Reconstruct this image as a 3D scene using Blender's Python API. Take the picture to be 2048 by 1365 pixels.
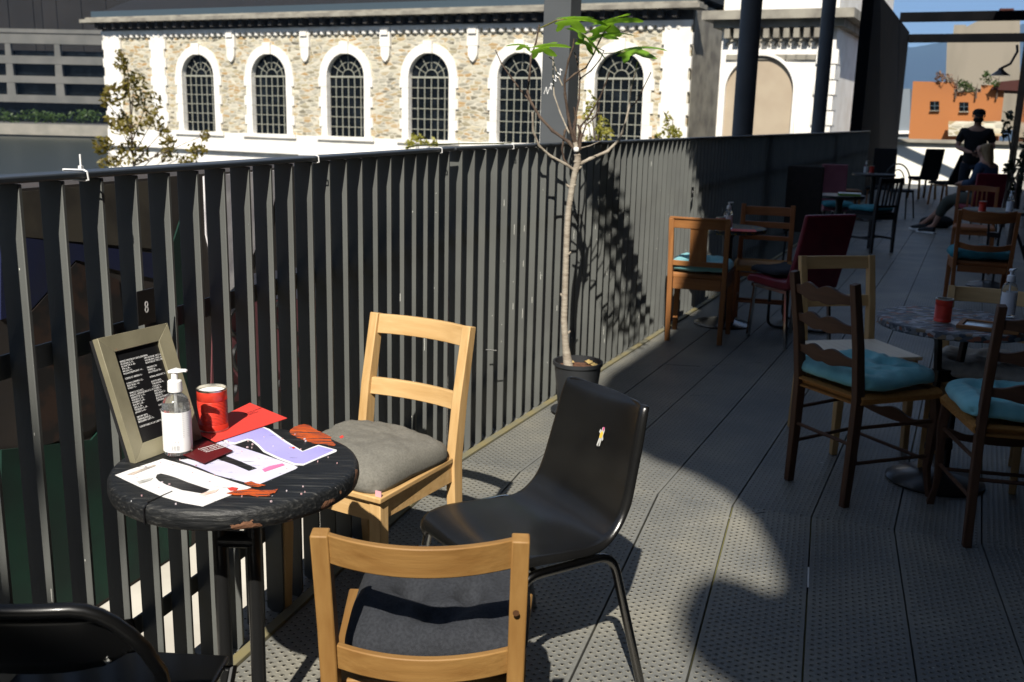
import bpy, bmesh, math, random
from math import sin, cos, tan, pi, radians, sqrt, atan2, hypot
from mathutils import Vector, Matrix, noise
random.seed(7)
S = bpy.context.scene
COL = S.collection
for o in list(bpy.data.objects): bpy.data.objects.remove(o)

# ------------------------------------------------------------------ camera
FPX = 1991.0; EYE = 1.52; PITCH = radians(12.8); ROLL = radians(1.38)
vf = Vector((0, cos(PITCH), -sin(PITCH))); r0 = Vector((1, 0, 0)); u0 = Vector((0, sin(PITCH), cos(PITCH)))
vr = r0 * cos(ROLL) + u0 * sin(ROLL); vu = u0 * cos(ROLL) - r0 * sin(ROLL)
cam = bpy.data.cameras.new('camera'); camo = bpy.data.objects.new('camera', cam); COL.objects.link(camo)
mw = Matrix((( vr.x, vu.x, -vf.x, 0), (vr.y, vu.y, -vf.y, 0), (vr.z, vu.z, -vf.z, EYE), (0, 0, 0, 1)))
camo.matrix_world = mw
cam.sensor_width = 36; cam.lens = 36 * FPX / 2048; cam.clip_start = 0.05; cam.clip_end = 30000
cam.dof.use_dof = True; cam.dof.focus_distance = 2.5; cam.dof.aperture_fstop = 7.0
S.camera = camo
# ------------------------------------------------------------------ light
SUN_HEAD = radians(8.5); SUN_EL = radians(43.0)      # heading the light travels towards, elevation
TRAVEL = Vector((sin(SUN_HEAD) * cos(SUN_EL), cos(SUN_HEAD) * cos(SUN_EL), -sin(SUN_EL)))
w = bpy.data.worlds.new('World'); S.world = w; w.use_nodes = True
nt = w.node_tree; nt.nodes.clear()
wo = nt.nodes.new('ShaderNodeOutputWorld'); bg = nt.nodes.new('ShaderNodeBackground'); sky = nt.nodes.new('ShaderNodeTexSky')
sky.sky_type = 'NISHITA'; sky.sun_disc = False; sky.sun_elevation = SUN_EL; sky.sun_rotation = SUN_HEAD + pi
sky.air_density = 0.85; sky.dust_density = 0.15; sky.ozone_density = 4.0; sky.altitude = 1200
tc = nt.nodes.new('ShaderNodeTexCoord'); mp = nt.nodes.new('ShaderNodeMapping'); mp.inputs['Scale'].default_value = (3, 3, 9); mp.inputs['Location'].default_value = (2.3, 1.1, .4)
ns = nt.nodes.new('ShaderNodeTexNoise'); ns.inputs['Scale'].default_value = 3.0; ns.inputs['Detail'].default_value = 8
rp = nt.nodes.new('ShaderNodeValToRGB'); rp.color_ramp.elements[0].position = 0.50; rp.color_ramp.elements[1].position = 0.66
mx = nt.nodes.new('ShaderNodeMixRGB'); mx.inputs[2].default_value = (8.5, 8.7, 8.8, 1)
nt.links.new(tc.outputs['Generated'], mp.inputs[0]); nt.links.new(mp.outputs[0], ns.inputs[0]); nt.links.new(ns.outputs[0], rp.inputs[0])
nt.links.new(rp.outputs[0], mx.inputs[0]); nt.links.new(sky.outputs[0], mx.inputs[1]); nt.links.new(mx.outputs[0], bg.inputs[0])
bg.inputs[1].default_value = 0.058
nt.links.new(bg.outputs[0], wo.inputs[0])
sl = bpy.data.lights.new('sun', 'SUN'); sl.energy = 5.0; sl.angle = radians(0.5); sl.color = (1.0, 0.94, 0.84)
so = bpy.data.objects.new('sun', sl); COL.objects.link(so)
so.rotation_euler = TRAVEL.to_track_quat('-Z', 'Y').to_euler()
S.view_settings.view_transform = 'Standard'; S.view_settings.look = 'None'
S.view_settings.exposure = 0.75; S.view_settings.gamma = 1
S.render.engine = 'CYCLES'

# ------------------------------------------------------------------ pixel -> place helpers (photo pixels, 2048 wide)
CAMP = Vector((0, 0, EYE))
def ray(x, y): return vf + vr * ((x - 1024) / FPX) - vu * ((y - 682.5) / FPX)
def G(x, y, z=0.0):
    d = ray(x, y); return CAMP + d * ((z - EYE) / d.z)
def on_plane(x, y, K, head):              # vertical plane through K running along a heading
    d = ray(x, y); ux, uy = sin(head), cos(head)
    det = ux * (-d.y) - (-d.x) * uy
    s = (ux * (-K[1]) - uy * (-K[0])) / det
    p = CAMP + d * s
    return p, (p.x - K[0]) * ux + (p.y - K[1]) * uy
def at_depth(x, y, Y):
    d = ray(x, y); return CAMP + d * (Y / d.y)

# ------------------------------------------------------------------ materials
MATS = {}
def mat(name, col, rough=0.6, metal=0.0, col2=None, nscale=8.0, mix=(0.4, 0.65), bump=0.0, bscale=60.0, stretch=None, spec=0.5, coat=0.0, trans=0.0, ior=1.45, sheen=0.0, detail=6):
    if name in MATS: return MATS[name]
    m = bpy.data.materials.new(name); m.use_nodes = True; t = m.node_tree; b = t.nodes['Principled BSDF']
    b.inputs['Roughness'].default_value = rough; b.inputs['Metallic'].default_value = metal
    b.inputs['Specular IOR Level'].default_value = spec; b.inputs['IOR'].default_value = ior
    if coat: b.inputs['Coat Weight'].default_value = coat; b.inputs['Coat Roughness'].default_value = 0.15
    if trans: b.inputs['Transmission Weight'].default_value = trans
    if sheen: b.inputs['Sheen Weight'].default_value = sheen
    b.inputs['Base Color'].default_value = (*col, 1)
    c = t.nodes.new('ShaderNodeTexCoord'); src = c.outputs['Object']
    if stretch:
        mp = t.nodes.new('ShaderNodeMapping'); mp.inputs['Scale'].default_value = stretch; t.links.new(src, mp.inputs[0]); src = mp.outputs[0]
    if col2 is not None:
        n = t.nodes.new('ShaderNodeTexNoise'); n.inputs['Scale'].default_value = nscale; n.inputs['Detail'].default_value = detail
        r = t.nodes.new('ShaderNodeValToRGB'); r.color_ramp.elements[0].position = mix[0]; r.color_ramp.elements[1].position = mix[1]
        r.color_ramp.elements[0].color = (*col, 1); r.color_ramp.elements[1].color = (*col2, 1)
        t.links.new(src, n.inputs[0]); t.links.new(n.outputs[0], r.inputs[0]); t.links.new(r.outputs[0], b.inputs['Base Color'])
    if bump:
        n2 = t.nodes.new('ShaderNodeTexNoise'); n2.inputs['Scale'].default_value = bscale; n2.inputs['Detail'].default_value = 4
        bp = t.nodes.new('ShaderNodeBump'); bp.inputs['Strength'].default_value = bump; bp.inputs['Distance'].default_value = 0.01
        t.links.new(src, n2.inputs[0]); t.links.new(n2.outputs[0], bp.inputs['Height']); t.links.new(bp.outputs[0], b.inputs['Normal'])
    MATS[name] = m; return m
def wood(name, c1, c2, axis='z', rough=0.58, knot=None):
    st = {'z': (28, 28, 2.2), 'x': (2.2, 28, 28), 'y': (28, 2.2, 28)}[axis]
    m = mat(name + '_' + axis, c1, rough, col2=c2, nscale=1.6, mix=(0.3, 0.75), bump=0.12, bscale=3.0, stretch=st, detail=9)
    return m
PINE = lambda a: wood('pine', (0.5878, 0.3857, 0.1745), (0.4592, 0.2755, 0.1056), a)
PINE2 = lambda a: wood('varnished_pine', (0.30, 0.165, 0.05), (0.215, 0.105, 0.027), a)
OAK = lambda a: wood('oak_brown', (0.345, 0.1495, 0.046), (0.2185, 0.08625, 0.0253), a)
DARK = lambda a: wood('dark_wood', (0.1063, 0.05, 0.025), (0.05625, 0.025, 0.01375), a)
EBON = lambda a: wood('ebonised_wood', (0.02, 0.013, 0.011), (0.01, 0.008, 0.008), a)
RUST = lambda a: wood('orange_wood', (0.34, 0.12, 0.03), (0.22, 0.07, 0.018), a)
M_black = mat('black_plastic', (0.006, 0.006, 0.006), 0.24, col2=(0.010, 0.010, 0.0095), nscale=5, bump=0.04, bscale=250, spec=0.7)
M_blackmetal = mat('black_metal', (0.012, 0.012, 0.012), 0.35, 0.0, coat=0.3, bump=0.03, bscale=100)
M_chrome = mat('chrome', (0.62, 0.62, 0.6), 0.16, 1.0)
M_dchrome = mat('dark_chrome', (0.16, 0.155, 0.15), 0.22, 1.0)
M_white = mat('white_plastic', (0.8, 0.8, 0.79), 0.35)
M_fence = mat('fence_grey_paint', (0.1102, 0.1153, 0.1087), 0.6, 0.0, col2=(0.09184, 0.0955, 0.09115), nscale=3, bump=0.06, bscale=300, spec=0.2)
M_rail = mat('rail_dark_paint', (0.035, 0.040, 0.046), 0.4, spec=0.3)
M_pillar = mat('pillar_grey_paint', (0.09, 0.0972, 0.1044), 0.6, col2=(0.072, 0.0792, 0.0864), nscale=2, spec=0.2)
M_pillar2 = mat('pillar_dark_paint', (0.1148, 0.1188, 0.1242), 0.5, col2=(0.08775, 0.0918, 0.0972), nscale=2, spec=0.3)
M_darkwall = mat('dark_cladding', (0.0045, 0.005, 0.006), 0.9, col2=(0.007, 0.007, 0.008), nscale=2, spec=0.05)
M_teal = mat('teal_cotton', (0.21, 0.52, 0.55), 0.85, col2=(0.15, 0.43, 0.47), nscale=12, bump=0.25, bscale=400, sheen=0.3)
M_dteal = mat('dark_teal_cotton', (0.03, 0.20, 0.24), 0.85, col2=(0.025, 0.16, 0.19), nscale=12, bump=0.2, bscale=300)
M_grey = mat('grey_linen', (0.1913, 0.1827, 0.1573), 0.9, col2=(0.1445, 0.1386, 0.119), nscale=160, mix=(.35, .65), bump=0.35, bscale=500)
M_char = mat('charcoal_linen', (0.030, 0.033, 0.040), 0.95, col2=(0.018, 0.02, 0.025), nscale=160, mix=(.35, .65), bump=0.35, bscale=500)
M_cream = mat('cream_cotton', (0.58, 0.53, 0.46), 0.9, col2=(0.48, 0.44, 0.38), nscale=30, bump=0.2, bscale=300)
M_burg = mat('burgundy_leather', (0.208, 0.0156, 0.0325), 0.4, col2=(0.143, 0.0104, 0.0234), nscale=6, bump=0.1, bscale=120)
M_pink = mat('pink_leather', (0.30, 0.10, 0.13), 0.5, col2=(0.24, 0.075, 0.10), nscale=6)
M_brown = mat('brown_fabric', (0.022, 0.017, 0.014), 0.9, col2=(0.03, 0.022, 0.018), nscale=20)
M_rush = mat('rush_weave', (0.588, 0.28, 0.07), 0.7, col2=(0.364, 0.154, 0.035), nscale=3, bump=0.6, bscale=8, stretch=(160, 12, 160))
M_red = mat('red_tin', (0.72, 0.055, 0.03), 0.3, 0.15, col2=(0.55, 0.035, 0.02), nscale=14)
M_tin = mat('tin', (0.6, 0.57, 0.5), 0.3, 1.0)
M_redpaper = mat('red_paper', (0.72, 0.055, 0.04), 0.6)
M_shadecard = mat('shaded_red_card', (0.10, 0.008, 0.010), 0.45)  # dark red card with the shade of the bottle mixed into its colour
M_paper = mat('white_paper', (0.8, 0.8, 0.78), 0.7)
M_ink = mat('black_card', (0.008, 0.008, 0.009), 0.4)
M_label = mat('white_label', (0.82, 0.82, 0.82), 0.5)
M_frame = mat('brushed_brass_grey', (0.30, 0.275, 0.185), 0.42, 0.25, col2=(0.23, 0.21, 0.14), nscale=10, bump=0.05, bscale=80)
M_clear = mat('clear_plastic', (0.92, 0.94, 0.94), 0.06, trans=0.95, ior=1.3)
M_gel = mat('gel', (0.93, 0.95, 0.95), 0.05, trans=0.9, ior=1.33)
M_skin = mat('skin', (0.42, 0.22, 0.15), 0.55)
M_blackcloth = mat('black_cloth', (0.008, 0.008, 0.009), 0.9)
M_denim = mat('denim', (0.035, 0.06, 0.11), 0.9, col2=(0.025, 0.045, 0.085), nscale=30)
M_olive = mat('olive_trousers', (0.07, 0.075, 0.06), 0.9)
M_hair = mat('blonde_hair', (0.30, 0.19, 0.09), 0.6, col2=(0.2, 0.12, 0.05), nscale=40, stretch=(1, 1, .1))
M_darkhair = mat('dark_hair', (0.012, 0.009, 0.007), 0.6)
M_soil = mat('potting_bark', (0.17, 0.075, 0.04), 0.95, col2=(0.09, 0.04, 0.02), nscale=60, mix=(.4, .6), bump=0.8, bscale=90)
M_bark = mat('fig_bark', (0.36, 0.32, 0.26), 0.8, col2=(0.25, 0.21, 0.165), nscale=5, bump=0.4, bscale=14, stretch=(3, 3, 10))
M_twig = mat('twig_bark', (0.055, 0.035, 0.025), 0.8, col2=(0.10, 0.07, 0.05), nscale=30, bump=0.4, bscale=60)
M_pot = mat('black_pot', (0.022, 0.024, 0.027), 0.5)
def leafmat(name, c, c2, tl=0.4):
    m = mat(name, c, 0.5, col2=c2, nscale=9)
    t = m.node_tree; b = t.nodes['Principled BSDF']; o = t.nodes['Material Output']
    tr = t.nodes.new('ShaderNodeBsdfTranslucent'); tr.inputs[0].default_value = (c[0] * 1.6, c[1] * 1.5, c[2], 1)
    ms = t.nodes.new('ShaderNodeMixShader'); ms.inputs[0].default_value = tl
    t.links.new(b.outputs[0], ms.inputs[1]); t.links.new(tr.outputs[0], ms.inputs[2]); t.links.new(ms.outputs[0], o.inputs[0]); return m
M_figleaf = leafmat('fig_leaf', (0.204, 0.396, 0.036), (0.132, 0.288, 0.024), 0.45)
M_autleaf = leafmat('autumn_leaf', (0.18, 0.153, 0.0225), (0.117, 0.0765, 0.018), 0.3)
M_yelleaf = leafmat('yellow_green_leaf', (0.30, 0.28, 0.05), (0.2, 0.2, 0.03), 0.3)
M_greenleaf = leafmat('green_leaf', (0.05, 0.09, 0.02), (0.03, 0.055, 0.012), 0.25)
M_darkleaf = leafmat('dark_leaf', (0.018, 0.03, 0.01), (0.01, 0.018, 0.006), 0.15)
M_dryleaf = leafmat('dry_flower_leaf', (0.20, 0.12, 0.08), (0.13, 0.08, 0.05), 0.2)

def math_node(t, op, a, b=None, c=None):
    n = t.nodes.new('ShaderNodeMath'); n.operation = op
    for i, v in enumerate((a, b, c)):
        if v is None: continue
        if isinstance(v, (int, float)): n.inputs[i].default_value = v
        else: t.links.new(v, n.inputs[i])
    return n.outputs[0]
def ramp(t, src, stops):
    r = t.nodes.new('ShaderNodeValToRGB'); e = r.color_ramp.elements
    while len(e) < len(stops): e.new(0.5)
    for k, (p, c) in enumerate(stops): e[k].position = p; e[k].color = (*c, 1)
    t.links.new(src, r.inputs[0]); return r.outputs[0]

PLW = 0.3065; HU = 0.0204; HV = 0.030
def deck_material():
    m = bpy.data.materials.new('perforated_deck_metal'); m.use_nodes = True; t = m.node_tree; b = t.nodes['Principled BSDF']
    c = t.nodes.new('ShaderNodeTexCoord'); s = t.nodes.new('ShaderNodeSeparateXYZ'); t.links.new(c.outputs['Object'], s.inputs[0])
    u = math_node(t, 'SUBTRACT', s.outputs[0], 0.008); v = s.outputs[1]
    pf = math_node(t, 'FRACT', math_node(t, 'DIVIDE', u, PLW))            # 0..1 across one plank
    pu = math_node(t, 'MULTIPLY', pf, PLW)
    uu = math_node(t, 'DIVIDE', math_node(t, 'SUBTRACT', pu, 0.0102), HU)
    colu = math_node(t, 'FLOOR', uu)
    par = math_node(t, 'MULTIPLY', math_node(t, 'FRACT', math_node(t, 'MULTIPLY', colu, 0.5)), 1.0)   # 0 or .5
    vv = math_node(t, 'ADD', math_node(t, 'DIVIDE', v, HV), par)
    fu = math_node(t, 'MULTIPLY', math_node(t, 'SUBTRACT', math_node(t, 'FRACT', uu), 0.5), HU)
    fv = math_node(t, 'MULTIPLY', math_node(t, 'SUBTRACT', math_node(t, 'FRACT', vv), 0.5), HV)
    d = math_node(t, 'SQRT', math_node(t, 'ADD', math_node(t, 'MULTIPLY', fu, fu), math_node(t, 'MULTIPLY', fv, fv)))
    dn = math_node(t, 'DIVIDE', d, 0.0082)
    # plank rim without holes
    e0 = math_node(t, 'GREATER_THAN', pf, 0.05); e1 = math_node(t, 'LESS_THAN', pf, 0.95); inn = math_node(t, 'MULTIPLY', e0, e1)
    hole = math_node(t, 'MULTIPLY', math_node(t, 'LESS_THAN', d, 0.0035), inn)
    mr = t.nodes.new('ShaderNodeMapRange'); mr.inputs[1].default_value = 0.35; mr.inputs[2].default_value = 1.0; mr.inputs[3].default_value = 1; mr.inputs[4].default_value = 0
    t.links.new(dn, mr.inputs[0])
    hgt = math_node(t, 'MULTIPLY', mr.outputs[0], inn)
    hgt = math_node(t, 'SUBTRACT', hgt, math_node(t, 'MULTIPLY', hole, 1.6))
    n = t.nodes.new('ShaderNodeTexNoise'); n.inputs['Scale'].default_value = 2.2; n.inputs['Detail'].default_value = 8; t.links.new(c.outputs['Object'], n.inputs[0])
    n3 = t.nodes.new('ShaderNodeTexNoise'); n3.inputs['Scale'].default_value = 70; n3.inputs['Detail'].default_value = 4; t.links.new(c.outputs['Object'], n3.inputs[0])
    base = ramp(t, n.outputs[0], [(0.3, (0.130, 0.136, 0.134)), (0.5, (0.185, 0.185, 0.169)), (0.72, (0.26, 0.248, 0.205))])
    g = t.nodes.new('ShaderNodeMixRGB'); g.blend_type = 'MULTIPLY'; g.inputs[0].default_value = 0.45
    t.links.new(base, g.inputs[1]); t.links.new(ramp(t, n3.outputs[0], [(0.3, (0.62, 0.62, 0.62)), (0.7, (1.15, 1.15, 1.15))]), g.inputs[2])
    # paler specks: sunlit sparkle of the raised rims put into the colour
    rim = math_node(t, 'MULTIPLY', math_node(t, 'LESS_THAN', d, 0.0062), inn)
    g2 = t.nodes.new('ShaderNodeMixRGB'); g2.inputs[2].default_value = (0.27, 0.25, 0.19, 1); t.links.new(math_node(t, 'MULTIPLY', rim, 0.6), g2.inputs[0]); t.links.new(g.outputs[0], g2.inputs[1])
    g3 = t.nodes.new('ShaderNodeMixRGB'); g3.inputs[2].default_value = (0.006, 0.006, 0.007, 1); t.links.new(hole, g3.inputs[0]); t.links.new(g2.outputs[0], g3.inputs[1])
    # scattered white scuffs
    n4 = t.nodes.new('ShaderNodeTexNoise'); n4.inputs['Scale'].default_value = 34; n4.inputs['Detail'].default_value = 1; t.links.new(c.outputs['Object'], n4.inputs[0])
    g4 = t.nodes.new('ShaderNodeMixRGB'); g4.inputs[2].default_value = (0.5, 0.5, 0.47, 1)
    t.links.new(math_node(t, 'MULTIPLY', math_node(t, 'GREATER_THAN', n4.outputs[0], 0.795), 0.6), g4.inputs[0]); t.links.new(g3.outputs[0], g4.inputs[1])
    t.links.new(g4.outputs[0], b.inputs['Base Color'])
    b.inputs['Roughness'].default_value = 0.5; b.inputs['Specular IOR Level'].default_value = 0.35
    bp = t.nodes.new('ShaderNodeBump'); bp.inputs['Strength'].default_value = 1.0; bp.inputs['Distance'].default_value = 0.0032
    t.links.new(hgt, bp.inputs['Height']); t.links.new(bp.outputs[0], b.inputs['Normal'])
    return m
M_deck = deck_material()

def rubble_material():
    m = bpy.data.materials.new('rubble_stone'); m.use_nodes = True; t = m.node_tree; b = t.nodes['Principled BSDF']
    c = t.nodes.new('ShaderNodeTexCoord'); mp = t.nodes.new('ShaderNodeMapping'); mp.inputs['Scale'].default_value = (1.7, 1.7, 5.5)
    t.links.new(c.outputs['Object'], mp.inputs[0])
    vo = t.nodes.new('ShaderNodeTexVoronoi'); vo.inputs['Scale'].default_value = 1.15; t.links.new(mp.outputs[0], vo.inputs['Vector'])
    sx = t.nodes.new('ShaderNodeSeparateXYZ'); t.links.new(vo.outputs['Color'], sx.inputs[0])
    col = ramp(t, sx.outputs[0], [(0.0, (0.13, 0.12, 0.09)), (0.2, (0.38, 0.33, 0.21)), (0.4, (0.38, 0.24, 0.10)), (0.5, (0.52, 0.48, 0.36)), (0.75, (0.24, 0.225, 0.18)), (1.0, (0.60, 0.56, 0.45))])
    vo2 = t.nodes.new('ShaderNodeTexVoronoi'); vo2.feature = 'DISTANCE_TO_EDGE'; vo2.inputs['Scale'].default_value = 1.15; t.links.new(mp.outputs[0], vo2.inputs['Vector'])
    mxx = t.nodes.new('ShaderNodeMixRGB'); mxx.inputs[1].default_value = (0.55, 0.51, 0.41, 1); t.links.new(math_node(t, 'GREATER_THAN', vo2.outputs['Distance'], 0.06), mxx.inputs[0]); t.links.new(col, mxx.inputs[2])
    t.links.new(mxx.outputs[0], b.inputs['Base Color']); b.inputs['Roughness'].default_value = 0.9
    bp = t.nodes.new('ShaderNodeBump'); bp.inputs['Strength'].default_value = 0.6; bp.inputs['Distance'].default_value = 0.05
    t.links.new(vo2.outputs['Distance'], bp.inputs['Height']); t.links.new(bp.outputs[0], b.inputs['Normal'])
    return m
M_rubble = rubble_material()
M_ashlar = mat('white_limestone', (0.80, 0.78, 0.73), 0.85, col2=(0.70, 0.67, 0.61), nscale=1.3, bump=0.2, bscale=12)
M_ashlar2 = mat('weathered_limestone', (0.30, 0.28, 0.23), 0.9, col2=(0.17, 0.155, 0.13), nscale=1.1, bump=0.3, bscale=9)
M_roof = mat('dark_roof', (0.01, 0.009, 0.009), 0.7, col2=(0.007, 0.007, 0.007), nscale=1)
M_gutter = mat('blue_zinc_gutter', (0.045, 0.0675, 0.0855), 0.5)
M_undershade = mat('shade_dark_stone', (0.02, 0.018, 0.016), 0.9, col2=(0.05, 0.045, 0.04), nscale=2)  # bracket stone darkened: shade under the cornice put into its colour
M_glass = mat('dark_glass', (0.003, 0.004, 0.005), 0.12, spec=0.10, col2=(0.012, 0.016, 0.02), nscale=0.9, mix=(.5, .75))
M_mull = mat('cream_mullion', (0.30, 0.30, 0.25), 0.7)
M_tanplaster = mat('tan_plaster', (0.40, 0.33, 0.24), 0.9, col2=(0.36, 0.29, 0.21), nscale=1)
M_orange = mat('orange_render', (0.3596, 0.1364, 0.0434), 0.9, col2=(0.31, 0.1178, 0.0403), nscale=0.25)
M_beige = mat('beige_render', (0.2604, 0.2294, 0.1798), 0.9, col2=(0.1674, 0.1488, 0.1178), nscale=0.6, mix=(.5, .8), stretch=(1, 1, .15))
M_concrete = mat('pale_concrete', (0.62, 0.59, 0.52), 0.9, col2=(0.5, 0.47, 0.41), nscale=2.5)
M_office = mat('office_concrete', (0.1292, 0.1258, 0.1156), 0.85, col2=(0.0952, 0.0952, 0.0884), nscale=.3)
M_water = mat('river_water', (0.022, 0.028, 0.025), 0.3, spec=0.18, bump=0.5, bscale=0.6, stretch=(1, 3, 1))
M_tile = mat('red_roof_tile', (0.049, 0.0105, 0.007), 0.8)
M_browntower = mat('brown_tower', (0.0044, 0.0032, 0.0026), 0.8, col2=(0.01, 0.008, 0.007), nscale=.15)

# ------------------------------------------------------------------ mesh building
class MB:
    def __init__(s): s.v = []; s.f = []; s.m = []
    def add(s, vs, fs, m=0):
        o = len(s.v); s.v += [tuple(p) for p in vs]; s.f += [tuple(i + o for i in f) for f in fs]; s.m += [m] * len(fs); return s
    def box(s, c, d, rz=0, m=0, rx=0):
        R = Matrix.Rotation(rz, 3, 'Z') @ Matrix.Rotation(rx, 3, 'X'); vs = []
        for x in (-1, 1):
            for y in (-1, 1):
                for z in (-1, 1): vs.append(Vector(c) + R @ Vector((x * d[0] / 2, y * d[1] / 2, z * d[2] / 2)))
        return s.add(vs, [(0, 1, 3, 2), (4, 6, 7, 5), (0, 4, 5, 1), (2, 3, 7, 6), (0, 2, 6, 4), (1, 5, 7, 3)], m)
    def hexa(s, b4, t4, m=0):
        return s.add(list(b4) + list(t4), [(3, 2, 1, 0), (4, 5, 6, 7), (0, 1, 5, 4), (1, 2, 6, 5), (2, 3, 7, 6), (3, 0, 4, 7)], m)
    def rsweep(s, pts, w, d, side=(1, 0, 0), m=0):
        pts = [Vector(p) for p in pts]; side = Vector(side).normalized(); n = len(pts); vs = []; fs = []
        W = w if isinstance(w, (list, tuple)) else [w] * n; D = d if isinstance(d, (list, tuple)) else [d] * n
        for i, p in enumerate(pts):
            t = (pts[min(i + 1, n - 1)] - pts[max(i - 1, 0)]).normalized()
            sd = (side - t * side.dot(t)).normalized(); nn = t.cross(sd)
            for a, b in ((-1, -1), (1, -1), (1, 1), (-1, 1)): vs.append(p + sd * (a * W[i] / 2) + nn * (b * D[i] / 2))
        for i in range(n - 1):
            for k in range(4):
                a = i * 4 + k; b = i * 4 + (k + 1) % 4; fs.append((a, b, b + 4, a + 4))
        fs.append((3, 2, 1, 0)); e = (n - 1) * 4; fs.append((e, e + 1, e + 2, e + 3))
        return s.add(vs, fs, m)
    def tube(s, pts, r, n=10, m=0, caps=True):
        pts = [Vector(p) for p in pts]; N = len(pts); R = r if isinstance(r, (list, tuple)) else [r] * N
        t0 = (pts[1] - pts[0]).normalized(); ax = Vector((0, 0, 1)) if abs(t0.z) < .9 else Vector((1, 0, 0))
        a = t0.cross(ax).normalized(); vs = []; fs = []
        for i, p in enumerate(pts):
            t = (pts[min(i + 1, N - 1)] - pts[max(i - 1, 0)]).normalized()
            a = (a - t * a.dot(t)).normalized(); b = t.cross(a)
            for k in range(n):
                q = 2 * pi * k / n; vs.append(p + (a * cos(q) + b * sin(q)) * R[i])
        for i in range(N - 1):
            for k in range(n): fs.append((i * n + k, i * n + (k + 1) % n, (i + 1) * n + (k + 1) % n, (i + 1) * n + k))
        if caps: fs.append(tuple(reversed(range(n)))); fs.append(tuple(range((N - 1) * n, N * n)))
        return s.add(vs, fs, m)
    def lathe(s, prof, n=40, c=(0, 0, 0), m=0, caps=True):
        vs = []; fs = []; N = len(prof)
        for r, z in prof:
            for k in range(n):
                q = 2 * pi * k / n; vs.append((c[0] + r * cos(q), c[1] + r * sin(q), c[2] + z))
        for i in range(N - 1):
            for k in range(n): fs.append((i * n + k, i * n + (k + 1) % n, (i + 1) * n + (k + 1) % n, (i + 1) * n + k))
        if caps: fs.append(tuple(reversed(range(n)))); fs.append(tuple(range((N - 1) * n, N * n)))
        return s.add(vs, fs, m)
    def prism(s, poly, lo, hi, fn=None, m=0):     # poly in (a,b); fn(a,b,c)->xyz
        fn = fn or (lambda a, b, c: (a, b, c)); n = len(poly)
        vs = [fn(a, b, lo) for a, b in poly] + [fn(a, b, hi) for a, b in poly]
        fs = [tuple(reversed(range(n))), tuple(range(n, 2 * n))] + [(i, (i + 1) % n, n + (i + 1) % n, n + i) for i in range(n)]
        return s.add(vs, fs, m)
    def build(s, name, mats, parent=None, loc=None, rz=None, bevel=0.0, ang=35, seg=2, sub=0, norm=True):
        me = bpy.data.meshes.new(name); me.from_pydata(s.v, [], s.f)
        if not isinstance(mats, (list, tuple)): mats = [mats]
        for x in mats: me.materials.append(x)
        me.polygons.foreach_set('material_index', s.m)
        bm = bmesh.new(); bm.from_mesh(me)
        if norm: bmesh.ops.recalc_face_normals(bm, faces=bm.faces)
        lim = radians(ang)
        for f in bm.faces: f.smooth = True
        for e in bm.edges:
            if len(e.link_faces) == 2 and e.calc_face_angle(0) > lim: e.smooth = False
        bm.to_mesh(me); bm.free()
        o = bpy.data.objects.new(name, me); COL.objects.link(o)
        if parent: o.parent = parent
        if loc is not None: o.location = loc
        if rz is not None: o.rotation_euler = (0, 0, rz)
        if bevel:
            b = o.modifiers.new('bevel', 'BEVEL'); b.width = bevel; b.segments = seg; b.limit_method = 'ANGLE'; b.angle_limit = radians(40)
            b.harden_normals = False
        if sub:
            b = o.modifiers.new('sub', 'SUBSURF'); b.levels = sub; b.render_levels = sub
        return o
def tag(o, label, cat, group=None):
    o['label'] = label; o['category'] = cat
    if group: o['group'] = group
    return o
def struct(o, kind='structure'):
    o['kind'] = kind; return o
def thing(name, label, cat, loc=(0, 0, 0), rz=0.0, group=None):
    o = bpy.data.objects.new(name, None); COL.objects.link(o); o.location = loc; o.rotation_euler = (0, 0, rz); o.empty_display_size = .1
    return tag(o, label, cat, group)
def text_mesh(name, body, size, mat_, parent=None, align='LEFT', sx=1.0, ext=0.0, space=1.0, mw_=None):
    cu = bpy.data.curves.new(name, 'FONT'); cu.body = body; cu.size = size; cu.align_x = align; cu.extrude = ext; cu.space_line = space
    cu.resolution_u = 2
    co = bpy.data.objects.new(name, cu); COL.objects.link(co)
    bpy.context.view_layer.update()
    me = bpy.data.meshes.new_from_object(co.evaluated_get(bpy.context.evaluated_depsgraph_get()))
    bpy.data.objects.remove(co)
    me.materials.clear(); me.materials.append(mat_)
    if mw_ is not None: me.transform(mw_)
    o = bpy.data.objects.new(name, me); COL.objects.link(o)
    if parent: o.parent = parent
    return o

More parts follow.
